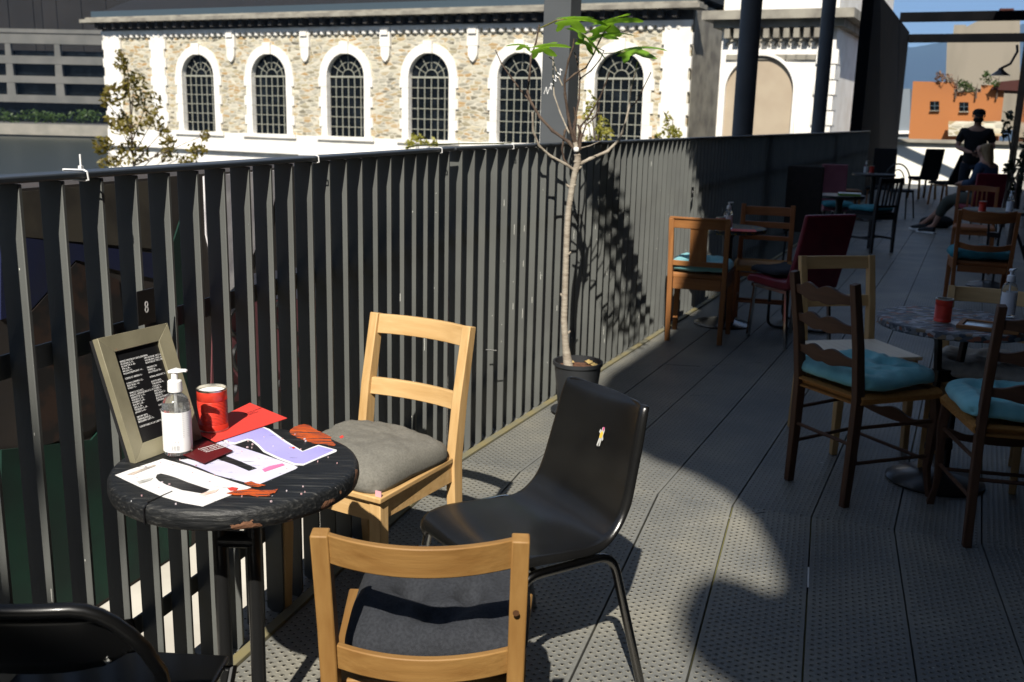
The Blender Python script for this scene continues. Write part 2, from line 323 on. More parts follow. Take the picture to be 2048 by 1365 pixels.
# ------------------------------------------------------------------ the terrace
K = (-0.243, 4.237); HN = radians(17.2); HF = radians(24.5); HB = (HN + HF) / 2
def nrm(h): return Vector((cos(h), -sin(h), 0))
def along(h): return Vector((sin(h), cos(h), 0))
def far(t, lat, z=0.0): p = along(HF) * t + nrm(HF) * lat; return Vector((K[0] + p.x, K[1] + p.y, z))
def near(t, lat, z=0.0): p = along(HN) * t + nrm(HN) * lat; return Vector((K[0] + p.x, K[1] + p.y, z))
DW = 2.60
M_moss = mat('seam_moss', (.012, .012, .008), .95, col2=(.15, .14, .04), nscale=1.1, mix=(.45, .6))
def deck(name, h, t0, t1):
    mb = MB(); bis = tan((HF - HN) / 2) * (-1 if h == HN else 1)   # joint line: t = lat*tan(...)
    lat = 0.008 - PLW
    k = 0
    while lat < DW - .01:
        a = max(lat, -0.14) + 0.0025; b = min(lat + PLW, DW) - 0.0025
        if b > a + .02:
            if h == HN: q = [(a, t0), (b, t0), (b, b * bis), (a, a * bis)]
            else: q = [(a, a * bis), (b, b * bis), (b, t1), (a, t1)]
            mb.prism(q, -0.035, -0.0005 * (k % 3))
        lat += PLW; k += 1
    # support below
    a, b = -0.13, DW - .01
    q = [(a, t0), (b, t0), (b, b * bis), (a, a * bis)] if h == HN else [(a, a * bis), (b, b * bis), (b, t1), (a, t1)]
    mb.prism(q, -0.22, -0.016 if h == HN else -.016, m=1)
    o = mb.build(name, [M_deck, M_moss], loc=(K[0], K[1], 0), rz=-h, bevel=0.0015, seg=1); struct(o)
deck('deck', HN, -7.0, 0); deck('deck', HF, 0, 24.5)
# chalky scuffs and a stray paper strip in a seam
M_scuff = mat('chalk_scuff', (.26, .26, .24), .9, col2=(.13, .13, .125), nscale=90, mix=(.42, .55))
sf = MB()
for p0, p1, w_2 in (((1365, 1052), (1530, 1024), .004), ((1424, 731), (1470, 729), .006), ((1490, 727), (1524, 726), .010), ((1478, 730), (1492, 738), .008), ((1330, 729), (1400, 733), .004), ((1380, 791), (1430, 791), .006), ((940, 1010), (975, 985), .003)):
    a, b_ = G(*p0), G(*p1); d_ = (b_ - a).normalized(); q_ = Vector((-d_.y, d_.x, 0)) * w_2; n_ = 14; up_ = [a.lerp(b_, k / n_) + q_ * random.uniform(.2, 1) for k in range(n_ + 1)]; dn_ = [a.lerp(b_, k / n_) - q_ * random.uniform(.2, 1) for k in range(n_ + 1)]
    poly_ = [(p.x, p.y) for p in up_] + [(p.x, p.y) for p in reversed(dn_)]; sf.prism(poly_, -.001, .0009)
for _ in range(150):
    t_ = random.uniform(-2.6, 6); l_ = random.uniform(.06, 2.6); p = far(t_, l_); r_ = random.uniform(.002, .006); sf.prism([(p.x + r_ * cos(k) * random.uniform(.5, 1.3), p.y + r_ * sin(k) * random.uniform(.5, 1.3)) for k in range(6)], -.001, .0012)
struct(sf.build('deck_litter', M_scuff, norm=True), 'stuff')
ps = MB(); a, b_ = G(1617, 1136), G(1616, 1176); d_ = (b_ - a).normalized(); q_ = Vector((-d_.y, d_.x, 0)) * .003; ps.hexa([a - q_, b_ - q_, b_ + q_, a + q_], [v + Vector((0, 0, .003)) for v in (a - q_, b_ - q_, b_ + q_, a + q_)]); tag(ps.build('paper_strip', mat('strip_white', (.6, .6, .58), .8)), 'thin white strip stuck in the deck seam near the bottom right', 'litter')
# metal kerb strip at the fence foot
M_kerb = mat('kerb_metal', (0.17, 0.165, 0.12), 0.6, col2=(0.24, 0.20, 0.09), nscale=6)
PITCH_S = 0.1153
def fence(name, h, t0, n, label):
    P_ = thing(name, label, 'fence', (K[0], K[1], 0), -h)     # local x = lateral (deck side +), y = along
    mb = MB()
    D = 0.058; TH = 0.010
    for i in range(n):
        y = t0 + i * PITCH_S
        jit = random.uniform(-.0015, .0015)
        # fin outline in (x, z): rounded foot
        z0 = 0.0; poly = [(-D, 0.012), (-D + .018, z0), (-.012, z0), (0, .02), (0, 1.367), (-D, 1.367)]
        mb.prism(poly, y - TH / 2 + jit, y + TH / 2 + jit, fn=lambda a, b, c: (a, c, b))
    mb.build('slat_panel', M_fence, P_, bevel=0.0015, seg=1)
    ta, tb = t0 - PITCH_S / 2, t0 + (n - .5) * PITCH_S
    rl = MB(); rl.box((-D / 2 - .001, (ta + tb) / 2, 1.3755), (D + .006, tb - ta, .014)); rl.build('top_rail', M_rail, P_, bevel=.004)
    kb = MB(); kb.box((0.018, (ta + tb) / 2, 0.007), (0.034, tb - ta, .013)); kb.build('base_strip', M_kerb, P_, bevel=.002)
    dr = MB()
    for _ in range(70):
        i = random.randrange(n if n < 100 else 45); y = t0 + i * PITCH_S - TH / 2 - .0006; z = random.uniform(.15, 1.25); x = random.uniform(-.016, -.004); l = random.choice((.004, .004, .006, .03, .05)); dr.box((x, y, z), (.0022, .001, l))
    struct(dr.build('paint_specks', mat('speck_white', (.5, .5, .46), .8), P_), 'stuff')
    lb = MB(); lb.box((-D - .008, (ta + tb) / 2, .25), (.006, tb - ta, .05)); lb.box((-D - .008, (ta + tb) / 2, 1.0), (.006, tb - ta, .05))
    lb.build('back_strap', M_fence, P_)
    return P_
fence('slatted_fence', HN, -0.104 - 0.1153 * 62, 63, 'dark grey vertical fin railing with flat top rail, stretch beside the black painted table')
fence('slatted_fence', HF, 0.036, 150, 'dark grey vertical fin railing, far stretch behind the potted fig tree and shaded chairs')

# pillars
def sqpillar(t, lat, sz, H, label, roundp=False):
    P_ = thing('steel_pillar', label, 'pillar', far(t, lat), -HF, 'steel pillars along the terrace fence')
    mb = MB()
    if roundp: mb.lathe([(sz / 2, -1.5), (sz / 2, H)], 48)
    else: mb.box((0, 0, H / 2 - .75), (sz, sz, H + 1.5))
    mb.build('shaft', M_pillar2 if roundp else M_pillar, P_, bevel=0 if roundp else .006)
    c = MB(); c.box((0, 0, H + .02), (sz + .1, sz + .1, .04)); c.build('cap_plate', M_pillar, P_)
    return P_
p1 = sqpillar(1.74, -.26, .165, 4.9, 'square grey steel pillar rising behind the fig tree with a white scribble')
sqpillar(6.75, -.26, .21, 4.9, 'round grey steel pillar in front of the blind stone arch', True)
sqpillar(12.05, -.26, .2, 4.9, 'dark round steel pillar standing right of the blind stone arch', True)
# scribble on pillar 1 (white paint marker)
sc = MB()
def pil_pt(a, z): return Vector((-.01 + a * .9, -.0845, z - .02))
zz = [(-.06, 1.66), (-.045, 1.70), (-.035, 1.66), (-.02, 1.70), (-.01, 1.685), (-.015, 1.72), (.005, 1.71), (.0, 1.745), (.02, 1.73), (.015, 1.765), (.035, 1.75), (.03, 1.78), (.05, 1.765), (.045, 1.80), (.06, 1.79)]
for a, b in zip(zz[:-1], zz[1:]): sc.tube([pil_pt(*a), pil_pt(*b)], .0018, 6)
sc.build('paint_scribble', M_white, p1)

# dark end wall and cross beams
wl = MB(); wl.box((-.27, 22.1, 1.9), (.22, 9.9, 4.25)); o = wl.build('dark_panel_wall', M_darkwall, loc=(K[0], K[1], 0), rz=-HF, bevel=.01)
tag(o, 'tall near-black panel wall closing the left side of the terrace at its far end', 'wall')
for t_, z_, lb_ in ((23.3, 4.06, 'nearer black steel beam crossing overhead against the sky'), (26.95, 3.84, 'farther black steel beam crossing overhead, level with the wall end')):
    b = MB(); b.box((1.4, t_, z_), (3.1, .16, .22)); o = b.build('cross_beam', M_darkwall, loc=(K[0], K[1], 0), rz=-HF, bevel=.01); tag(o, lb_, 'beam', 'cross beams over the terrace end')
M_blockerdark = mat('blocker_dark', (.04, .036, .032), .9)
# neighbouring tall building along the right side of the walkway
rb = thing('terrace_building', 'dark tall building wall lining the right side of the terrace', 'building', (K[0], K[1], 0), -HF)
b = MB(); b.box((4.62, 2.05, 6.4), (4.0, 11.9, 15.2)); b.build('wall', M_darkwall, rb)
b = MB(); b.box((4.62, 15.5, 2.6), (3.98, 15.0, 7.6)); b.build('lower_wing', M_darkwall, rb)
b = MB()
for i in range(5):
    b = MB(); b.box((2.61, -1.5 + i * 4.2, 1.2), (.03, 2.6, 2.2)); b.build('shopfront_window', M_glass, rb)

cb = thing('sky_blocker', 'unseen dark block added behind the camera to cut the light of the sky', 'building', (0, -34, 0), 0)  # unseen block added behind the camera to cut sky light
b = MB(); b.box((10, -6, 11), (150, 12, 28)); b.build('wall', M_blockerdark, cb)
# unseen panels added above the camera, outlined to cast the shade on the deck
ZS = 7.5
def sunproj(p, z=ZS): p = Vector(p); return p + TRAVEL * ((z - p.z) / TRAVEL.z)
def fpt(x, y, h=HF): return on_plane(x, y, K, h)[0]
def blocker(name, pts, label, thick=.02):
    q = [sunproj(p) for p in pts]; mb = MB(); mb.prism([(a.x, a.y) for a in q], ZS - thick / 2, ZS + thick / 2)
    o = mb.build(name, mat('blocker_grey', (0.12, 0.12, 0.13), 0.9), ang=20); tag(o, label, 'shade sail')
    return o
edgeA = [fpt(1378, 285), fpt(1392, 330), fpt(1400, 380), fpt(1412, 430), fpt(1418, 490), fpt(1432, 560), G(1400, 615), G(1345, 662), G(1310, 690), G(1265, 720), G(1215, 752), G(1190, 790), G(1200, 840), G(1250, 890), G(1310, 922), G(1390, 950), G(1450, 985), G(1505, 1040), G(1545, 1110), G(1560, 1170), G(1540, 1190), G(1490, 1165), G(1425, 1150), G(1380, 1175), G(1354, 1230), G(1364, 1290), G(1400, 1335), G(1460, 1375)]
outA = [G(1500, 1500), Vector((1.1, 1.3, 0)), Vector((1.45, 2.2, 0)), Vector((1.65, 4, 0)), Vector((2.2, 7.0, 0)), Vector((3.1, 11.5, 0)), Vector((2.4, 11.5, 0)), Vector((1.75, 9.2, 1.2))]
blocker('sun_blocker', edgeA + outA, 'unseen grey panel added over the right of the terrace, cut to cast its shade')
edgeB = [fpt(-60, 640, HN), fpt(0, 740, HN), fpt(70, 850, HN), fpt(130, 940, HN), fpt(205, 1005, HN), fpt(290, 1050, HN), G(330, 1330), G(450, 1420), G(640, 1560), G(1000, 1680), G(1480, 1640), Vector((1.2, .2, 0)), Vector((-2.4, -.2, 0)), fpt(-420, 700, HN)]
blocker('sun_blocker', edgeB, 'unseen grey panel added behind the nearest tables, cut to cast shade there')

# ------------------------------------------------------------------ beyond the fence: ledge, mural wall
LW = -1.0
led = MB(); led.prism([(-0.16, -9), (-0.16, 3.4), (LW, 3.4), (LW, -9)], -.9, -.33); struct(led.build('quay_pavement', M_concrete, loc=(K[0], K[1], 0), rz=-HN))
mw_t = thing('mural_wall', 'low shaded wall behind the railing covered in blue, green and pink graffiti', 'wall', (K[0], K[1], 0), -HN)
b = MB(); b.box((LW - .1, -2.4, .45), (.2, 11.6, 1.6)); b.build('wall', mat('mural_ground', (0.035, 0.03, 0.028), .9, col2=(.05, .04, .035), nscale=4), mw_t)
def mural(px, m, name='mural_patch', off=.003):
    mb = MB(); Kp = near(0, LW)
    pl = []
    for x, y in px:
        p, t = on_plane(x, y, (Kp.x, Kp.y), HN); pl.append((t, max(-.32, min(p.z, 1.24))))
    mb.prism(pl, LW, LW + off, fn=lambda a, b_, c: (c, a, b_)); mb.build(name, m, mw_t)
mural([(0, 375), (330, 350), (330, 500), (0, 470)], mat('paint_taupe', (0.07, 0.06, 0.045), .9, col2=(.035, .03, .025), nscale=6))
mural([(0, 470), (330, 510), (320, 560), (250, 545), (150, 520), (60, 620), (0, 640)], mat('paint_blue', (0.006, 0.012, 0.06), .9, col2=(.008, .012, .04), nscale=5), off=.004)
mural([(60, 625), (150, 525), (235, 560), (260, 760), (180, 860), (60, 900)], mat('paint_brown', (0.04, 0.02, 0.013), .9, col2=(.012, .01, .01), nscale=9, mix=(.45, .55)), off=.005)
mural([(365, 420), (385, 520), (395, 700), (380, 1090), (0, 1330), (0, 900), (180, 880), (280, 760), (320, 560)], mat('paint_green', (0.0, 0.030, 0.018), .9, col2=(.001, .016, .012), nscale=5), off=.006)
mural([(425, 600), (1000, 600), (1000, 815), (420, 815)], mat('paint_pink', (0.20, 0.065, 0.08), .9, col2=(.15, .05, .055), nscale=5), off=.004)
mural([(405, 345), (560, 325), (540, 430), (480, 560), (440, 600), (410, 470)], mat('patch_white', (0.75, 0.73, 0.75), .8, col2=(.45, .43, .47), nscale=8), off=.007)  # white patch on the wall, mottled with grey
mural([(420, 560), (1000, 480), (1000, 595), (425, 600)], mat('paint_grey_blue', (0.12, 0.13, 0.18), .8), off=.003)
# black graffiti lettering strokes
gl = MB(); Kp = near(0, LW)
for cx, cy in ((470, 645), (478, 715), (560, 630), (585, 690), (540, 760), (640, 650), (700, 720), (455, 770)):
    pts = []
    for a in range(0, 330, 30):
        p, t = on_plane(cx + 15 * cos(radians(a)), cy + 26 * sin(radians(a)), (Kp.x, Kp.y), HN); pts.append(Vector((LW + .006, t, p.z)))
    gl.tube(pts, .012, 6)
gl.build('graffiti_lettering', M_ink, mw_t)

# ------------------------------------------------------------------ water, far bank, hills
wt = MB(); wt.add([(-900, -60, -3.1), (900, -60, -3.1), (900, 1500, -3.1), (-900, 1500, -3.1)], [(0, 1, 2, 3)]); struct(wt.build('water', M_water))
rv = MB(); rv.add([(-1500, -300, -5.0), (9000, -300, -5.0), (9000, 9000, -5.0), (-6000, 9000, -5.0)], [(0, 1, 2, 3)]); struct(rv.build('ground', mat('earth', (.10, .09, .06), .95, col2=(.07, .07, .05), nscale=.02)))
hb = MB(); vs = []; N = 60
for i in range(N + 1):
    a = radians(-20 + 70 * i / N); 
    hgt = 300 + 90 * noise.noise(Vector((i * .13, 0, 0))) + 14 * noise.noise(Vector((i * .9, 3, 0)))
    hgt += 160 * max(0, 1 - abs(math.degrees(a) - 27) / 14)
    vs += [(4200 * sin(a), 4200 * cos(a), -5), (5200 * sin(a), 5200 * cos(a), hgt * 1.0), (7500 * sin(a), 7500 * cos(a), -5)]
fs = []
for i in range(N):
    for k in range(2): a = i * 3 + k; fs.append((a, a + 3, a + 4, a + 1))
hb.add(vs, fs); struct(hb.build('hills', mat('wooded_hill', (.016, .030, .030), .95, col2=(.022, .040, .034), nscale=.002)))

# ------------------------------------------------------------------ stone powerhouse across the water
FX, FY = -21.47, 69.0; FH = radians(116.0)
fb = thing('stone_powerhouse', 'long rubble stone building with six white-framed arched windows across the water', 'building', (FX, FY, 0), -(FH - pi / 2))
# local x = along facade, y = away from viewer, z up
def arch_pts(r, zc, n=20, a0=0, a1=pi): return [(r * cos(a0 + (a1 - a0) * i / n), zc + r * sin(a0 + (a1 - a0) * i / n)) for i in range(n + 1)]
ZT = 6.6; R = 1.40; ZSP = 3.58; ZSILL = -.08
w_ = MB()
def quad(mb, x0, z0, x1, z1, y=0, m=0): mb.add([(x0, y, z0), (x1, y, z0), (x1, y, z1), (x0, y, z1)], [(0, 1, 2, 3)], m)
xs = [-8.6] + [6 * i for i in range(6)] + [33.9]
prev = -8.6
for i in range(6):
    c = 6 * i; quad(w_, prev, ZSILL, c - R, ZT); quad(w_, c - R, ZSP, c - R, ZT)
    ap = arch_pts(R, ZSP)
    for a, b in zip(ap[:-1], ap[1:]): w_.add([(c + a[0], 0, a[1]), (c + a[0], 0, ZT), (c + b[0], 0, ZT), (c + b[0], 0, b[1])], [(0, 1, 2, 3)])
    prev = c + R
quad(w_, prev, ZSILL, 33.9, ZT)
w_.build('wall', M_rubble, fb, norm=False)
b = MB(); b.box((12.6, .1, -.64), (42.6, .35, 1.1)); b.box((12.6, .0, -1.22), (42.9, .9, .12)); b.box((12.6, .2, -2.4), (42.8, .6, 2.3)); b.build('plinth', M_ashlar, fb)
# quoins
b = MB()
def quoin(x, wd, alt):
    z = ZSILL; k = 0
    while z < 6.1:
        ww = wd + (alt if k % 2 else 0); b.box((x, -.06, z + .3), (ww, .2, .6)); z += .6; k += 1
for qx, qw, qa in ((-7.75, 1.5, .25), (-3.45, 1.15, .3), (33.15, 1.4, .25)): b = MB(); quoin(qx, qw, qa); b.build('quoins', M_ashlar, fb)
for i in range(5):
    c = 3 + 6 * i; b = MB(); b.box((c, -.1, 5.9), (.72, .24, 1.1)); b.prism([(-.3, 5.35), (.3, 5.35), (.3, 4.85), (.18, 4.6), (0, 4.45), (-.18, 4.6), (-.3, 4.85)], -.2, .02, fn=lambda a, bb, cc: (c + a, cc, bb))
    b.box((c, -.25, 6.15), (.5, .16, .28)); b.build('pendant_ornament', M_ashlar, fb)
for i in range(6):
    c = 6 * i; b = MB()
    # straight jambs with toothed edge
    z = ZSILL; k = 0
    while z < ZSP - .01:
        ow = 2.02 if k % 2 else 1.86
        for s_ in (-1, 1): b.box((c + s_ * (R + ow) / 2, .17, z + ZSP / 12), (ow - R, .56, ZSP / 6 + .002))
        z += (ZSP - ZSILL) / 6; k += 1
    ap = arch_pts(R, ZSP, 20); bp_ = arch_pts(1.95, ZSP, 20)
    for q in range(20):
        p = [ap[q], ap[q + 1], bp_[q + 1], bp_[q]]; b.prism([(c + x, zz_) for x, zz_ in p], -.11, .45, fn=lambda a, bb, cc: (a, cc, bb))
    b.box((c, -.02, ZSP + 1.72), (.62, .5, .72)); b.box((c, .0, ZSILL - .1), (4.3, .5, .24))
    b.build('window_surround', M_ashlar, fb)
    f_ = MB(); yb = .26
    f_.box((c, yb, ZSP), (2 * R, .08, .10))
    for k in range(1, 6): f_.box((c - R + k * 2 * R / 6, yb, (ZSILL + ZSP) / 2), (.040, .05, ZSP - ZSILL))
    for k in range(1, 6): f_.box((c, yb, ZSILL + k * (ZSP - ZSILL) / 6), (2 * R, .05, .036))
    for rr in (.45, .88): f_.tube([(c + x, yb, zz_) for x, zz_ in arch_pts(rr, ZSP, 16)], .026, 5)
    for k in range(1, 6):
        a = pi * k / 6; f_.tube([(c + .45 * cos(a), yb, ZSP + .45 * sin(a)), (c + R * cos(a), yb, ZSP + R * sin(a))], .02, 5)
    fo = f_.build('window', M_mull, fb)
    g = MB(); pl = [(-R, ZSILL), (R, ZSILL)] + arch_pts(R, ZSP, 20); g.prism([(c + x, zz_) for x, zz_ in pl], .30, .34, fn=lambda a, bb, cc: (a, cc, bb)); g.build('pane', M_glass, fo)
# frieze, brackets, cornice, gutter, roof
b = MB(); b.box((12.6, -.04, 6.42), (42.6, .2, .24))
x = -8.4
while x < 33.7: b.lathe([(.02, -.28), (.17, -.2), (.2, 0), (.2, .05)], 8, (x, -.04, 6.3)); x += .52
b.build('frieze', M_ashlar, fb)
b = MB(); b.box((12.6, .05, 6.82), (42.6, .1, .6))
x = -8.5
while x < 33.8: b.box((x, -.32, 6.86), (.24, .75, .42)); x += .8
b.build('brackets', M_undershade, fb)
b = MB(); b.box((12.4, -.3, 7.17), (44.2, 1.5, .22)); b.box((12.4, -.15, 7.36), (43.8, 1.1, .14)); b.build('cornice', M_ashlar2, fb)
b = MB(); b.box((12.4, -.1, 7.65), (43.4, .5, .42)); b.build('gutter', M_gutter, fb)
b = MB(); b.hexa([(-9.2, .2, 7.8), (34, .2, 7.8), (34, 22, 7.8), (-9.2, 22, 7.8)], [(-5.5, 9, 12.2), (34, 9, 12.2), (34, 13, 12.2), (-5.5, 13, 12.2)]); b.build('roof', M_roof, fb)
b = MB(); b.box((12.6, 11, 1.5), (42.4, 20.6, 12.0)); b.build('inner_mass', M_ashlar2, fb)
b = MB(); b.box((20.6, .42, .35), (26, .1, .5)); b.build('inner_counter', mat('terracotta_floor', (.4, .13, .07), .7), fb)

# pavilion (set forward)
Q = None
fx = Vector((sin(FH), cos(FH), 0)); fyv = Vector((-fx.y, fx.x, 0)); org = Vector((FX, FY, 0))
def facade_t(px, fwd):
    base = org - fyv * fwd
    return on_plane(px, 200, (base.x, base.y), FH)[1]
FWD = 2.0
for q in range(400):
    if facade_t(1436, FWD) <= 33.95: break
    FWD += .02
PA = facade_t(1436, FWD); PB = facade_t(1662, FWD)
pv = thing('stone_pavilion', 'white limestone end pavilion with blind tan arch beside the rubble wing', 'building', (FX, FY, 0), -(FH - pi / 2))
b = MB(); cx = facade_t(1518, FWD); b.box(((PA + PB) / 2, -FWD + 9, 2.6), (PB - PA, 18, 11.4))
b.build('wall', M_ashlar, pv)
def pz(px, py): 
    base = org - fyv * FWD; p, t = on_plane(px, py, (base.x, base.y), FH); return t, p.z
aw = (pz(1585, 200)[0] - pz(1449, 200)[0]) / 2; az = pz(1518, 112)[1]
b = MB(); zc = az - aw; ap = arch_pts(aw, zc, 24)
b.prism([(cx + x, z) for x, z in [(-aw, -1.2), (aw, -1.2)] + ap], -FWD - .03, -FWD - .01, fn=lambda a, bb, cc: (a, cc, bb)); b.build('blind_arch', M_tanplaster, pv)
b = MB(); ap2 = arch_pts(aw + .12, zc, 24)
for q in range(24): p = [ap[q], ap[q + 1], ap2[q + 1], ap2[q]]; b.prism([(cx + x, z) for x, z in p], -FWD - .22, -FWD + .02, fn=lambda a, bb, cc: (a, cc, bb))
for s_ in (-1, 1): b.box((cx + s_ * (aw + .06), -FWD - .1, (zc - 1.2) / 2), (.12, .24, zc + 1.2))
b.build('arch_moulding', M_ashlar, pv)
b = MB(); zt = pz(1560, 38)[1]
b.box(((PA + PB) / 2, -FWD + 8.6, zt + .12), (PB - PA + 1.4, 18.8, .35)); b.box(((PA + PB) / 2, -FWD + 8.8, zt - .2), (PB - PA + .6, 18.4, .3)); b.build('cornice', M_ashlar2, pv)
b = MB(); n_ = 11
for i in range(n_):
    x = PA + .3 + (PB - PA - .6) * i / (n_ - 1); b.box((x, -FWD - .22, zt - .55), (.22, .45, .42)); 
    if i < n_ - 1:
        xm = x + (PB - PA - .6) / (n_ - 1) / 2
        b.tube([(xm + .3 * cos(pi * k / 8), -FWD - .06, zt - 1.05 + .22 * sin(pi * k / 8)) for k in range(9)], .05, 5); b.box((xm, -FWD - .04, zt - 1.5), (.5, .12, .2))
b.box(((PA + PB) / 2, -FWD - .01, zt - .55), (PB - PA - .3, .05, .3))
b.build('bracket_course', M_ashlar2, pv)
b = MB(); b.box((PA + .01, -FWD / 2, 2.3), (.06, FWD - .05, 10.6)); b.build('return_wall', M_rubble, pv)
b = MB(); z = -1
while z < zt - 1.2: b.box((PB - .28, -FWD - .05, z + .28), (.6 if int(z / .6) % 2 else .85, .12, .55)); b.box((PB + .02, -FWD + .5, z + .28), (.12, 1.3, .55)); z += .6
b.build('quoins', M_ashlar, pv)

# ------------------------------------------------------------------ far left bank
def facing(px, py, Y): p = at_depth(px, py, Y); return p
ob = thing('office_building', 'long grey office block with three dark strip window rows across the river', 'building', (-75, 150, 0), radians(-4))
b = MB(); Zs = [at_depth(80, y, 150).z for y in (60, 88, 122, 140, 165, 183, 205)]
def zz_at(y): return at_depth(90, y, 150).z
rows = [(90, 112), (130, 152), (168, 190)]
b.box((0, 8, 3), (90, 14, 12)); b.build('core', mat('office_core', (.015, .017, .02), .5), ob)
b = MB()
for a, c_ in ((58, 66), (70, 89), (113, 129), (153, 167), (191, 206)):
    z1, z0 = zz_at(a), zz_at(c_); b.box((0, .3 if a != 58 else 1.8, (z0 + z1) / 2), (91, 1.4, z1 - z0))
b.build('spandrels', M_office, ob)
for i in range(-8, 9):
    b = MB(); b.prism([(-.7, 0), (.7, 0), (.35, 1), (-.35, 1)], 0, .5, fn=lambda a, bb, cc, i=i: (i * 7.4 + 1 + a, -.35 + cc, zz_at(205) + bb * (zz_at(70) - zz_at(205)))); b.build('pier', M_office, ob)

b = MB(); b.box((0, .9, 4), (88, .1, 10)); b.build('window_band', M_glass, ob)
for x_, w2, h_, lb_ in ((-97, 26, 34, 'dark brown tower block rising behind the office block, at the left edge'), (-71, 25.8, 30, 'dark brown tower block rising behind the office block, next to the stone powerhouse')):
    t_ = thing('tower_block', lb_, 'building', (x_, 190, 0), 0); b = MB(); b.box((0, 0, h_ / 2 - 3), (w2, 14, h_)); b.build('wall', M_browntower, t_)
    b = MB()
    for i in range(6): b.box((-w2 / 2 + 2 + i * (w2 - 4) / 5, -7.1, h_ / 2), (1.1, .2, h_ - 8))
    b.build('fins', M_browntower, t_)
bk = MB(); bk.box((-70, 149, -3.0), (150, 10, 3.5)); struct(bk.build('far_quay', M_office))
bk = MB(); bk.box((-70, 143.9, -2.1), (150, .5, 1.5)); tag(bk.build('quay_wall', mat('quay_stone', (.27, .25, .21), .9, col2=(.2, .19, .16), nscale=.4)), 'low pale stone quay wall along the far bank under the hedge', 'wall')

def leaves(mb, c, rad, n, size, m=0, flat=1.0, rnd=random):
    for _ in range(n):
        while True:
            p = Vector((rnd.uniform(-1, 1), rnd.uniform(-1, 1), rnd.uniform(-1, 1)))
            if p.length < 1: break
        p = Vector((p.x * rad[0], p.y * rad[1], p.z * rad[2])) + Vector(c)
        a = Vector((rnd.gauss(0, 1), rnd.gauss(0, 1), rnd.gauss(0, 1) * flat)).normalized(); bq = a.orthogonal().normalized(); bq.rotate(Matrix.Rotation(rnd.uniform(0, 6.28), 3, a)); cq = a.cross(bq)
        s = size * rnd.uniform(.6, 1.3)
        mb.add([p - bq * s, p + cq * s * .45, p + bq * s, p - cq * s * .45], [(0, 1, 2, 3)], m)
hg = MB()
for i in range(60): leaves(hg, (-140 + i * 2.4 + random.uniform(-1, 1), 146, -.45 + random.uniform(-.3, .5)), (1.8, 1.2, .9), 90, .3)
tag(hg.build('hedge', M_greenleaf, norm=False), 'loose dark green hedge growing along the far quay before the office block', 'hedge')

def tree(name, base, H, lab, cat, clumps, lm, lsize, nl, trunk_r=.06, grp=None):
    t_ = thing(name, lab, cat, base, 0, grp); mb = MB(); pts = [(0, 0, 0)]
    for i in range(1, 9): pts.append((random.uniform(-.03, .03) * H * .3, random.uniform(-.03, .03) * H * .3, H * i / 8))
    mb.tube(pts, [trunk_r * (1 - i / 9.5) for i in range(9)], 7)
    for c, r_ in clumps:
        z0 = max(.15 * H, c[2] - r_[2] - .12 * H); mb.tube([(0, 0, z0), (c[0] * .5, c[1] * .5, (z0 + c[2]) / 2), c], [trunk_r * .4, trunk_r * .25, trunk_r * .1], 5)
    mb.build('trunk', M_twig, t_)
    cr = MB()
    for c, r_ in clumps: leaves(cr, c, r_, int(nl * r_[0] * r_[2] / .25) + 12, lsize)
    cr.build('crown', lm, t_, norm=False); return t_
def px_tree(name, px_list, Y, base_px, lab, cat, lm, lsize, nl, grp=None, zbase=-2.6):
    b0 = at_depth(base_px, 330, Y); b0.z = zbase; clumps = []
    for x, y, rw, rh in px_list:
        p = at_depth(x, y, Y); k = Y / FPX * 1.03
        clumps.append((Vector((p.x - b0.x, random.uniform(-.5, .5), p.z - zbase)), (rw * k, rw * k, rh * k)))
    H = max(c[0].z for c in clumps)
    return tree(name, b0, H, lab, cat, clumps, lm, lsize, nl, .045, grp)
px_tree('young_tree', [(255, 125, 14, 22), (270, 165, 26, 20), (240, 190, 26, 22), (285, 205, 30, 22), (225, 240, 22, 20), (265, 255, 36, 22), (305, 240, 20, 18), (205, 200, 10, 14), (215, 290, 22, 18), (265, 305, 30, 24), (325, 262, 12, 12), (345, 285, 16, 16), (320, 312, 22, 14), (390, 300, 22, 14), (412, 270, 8, 12), (235, 325, 26, 14), (380, 322, 20, 10)], 24, 268, 'slender young tree with thin olive and rust leaves left of the arched windows', 'tree', M_autleaf, .08, 260)
px_tree('leafy_shrub', [(835, 280, 20, 12), (860, 288, 18, 10), (815, 292, 12, 8)], 18, 838, 'yellow green shrub top peeping over the railing below the fourth arched window', 'shrub', M_yelleaf, .055, 420, 'shrubs growing beyond the fence')
px_tree('leafy_shrub', [(1180, 205, 9, 22), (1172, 240, 10, 22), (1200, 250, 14, 18), (1215, 268, 16, 14), (1185, 282, 16, 12)], 18, 1190, 'yellow green shrub just right of the square pillar, before the sixth arched window', 'shrub', M_yelleaf, .055, 420, 'shrubs growing beyond the fence')
px_tree('leafy_shrub', [(1340, 238, 8, 16), (1335, 262, 16, 12), (1355, 268, 12, 10), (1322, 274, 8, 8)], 18, 1340, 'sparse yellow green shrub before the right end of the rubble wall', 'shrub', M_yelleaf, .055, 380, 'shrubs growing beyond the fence')

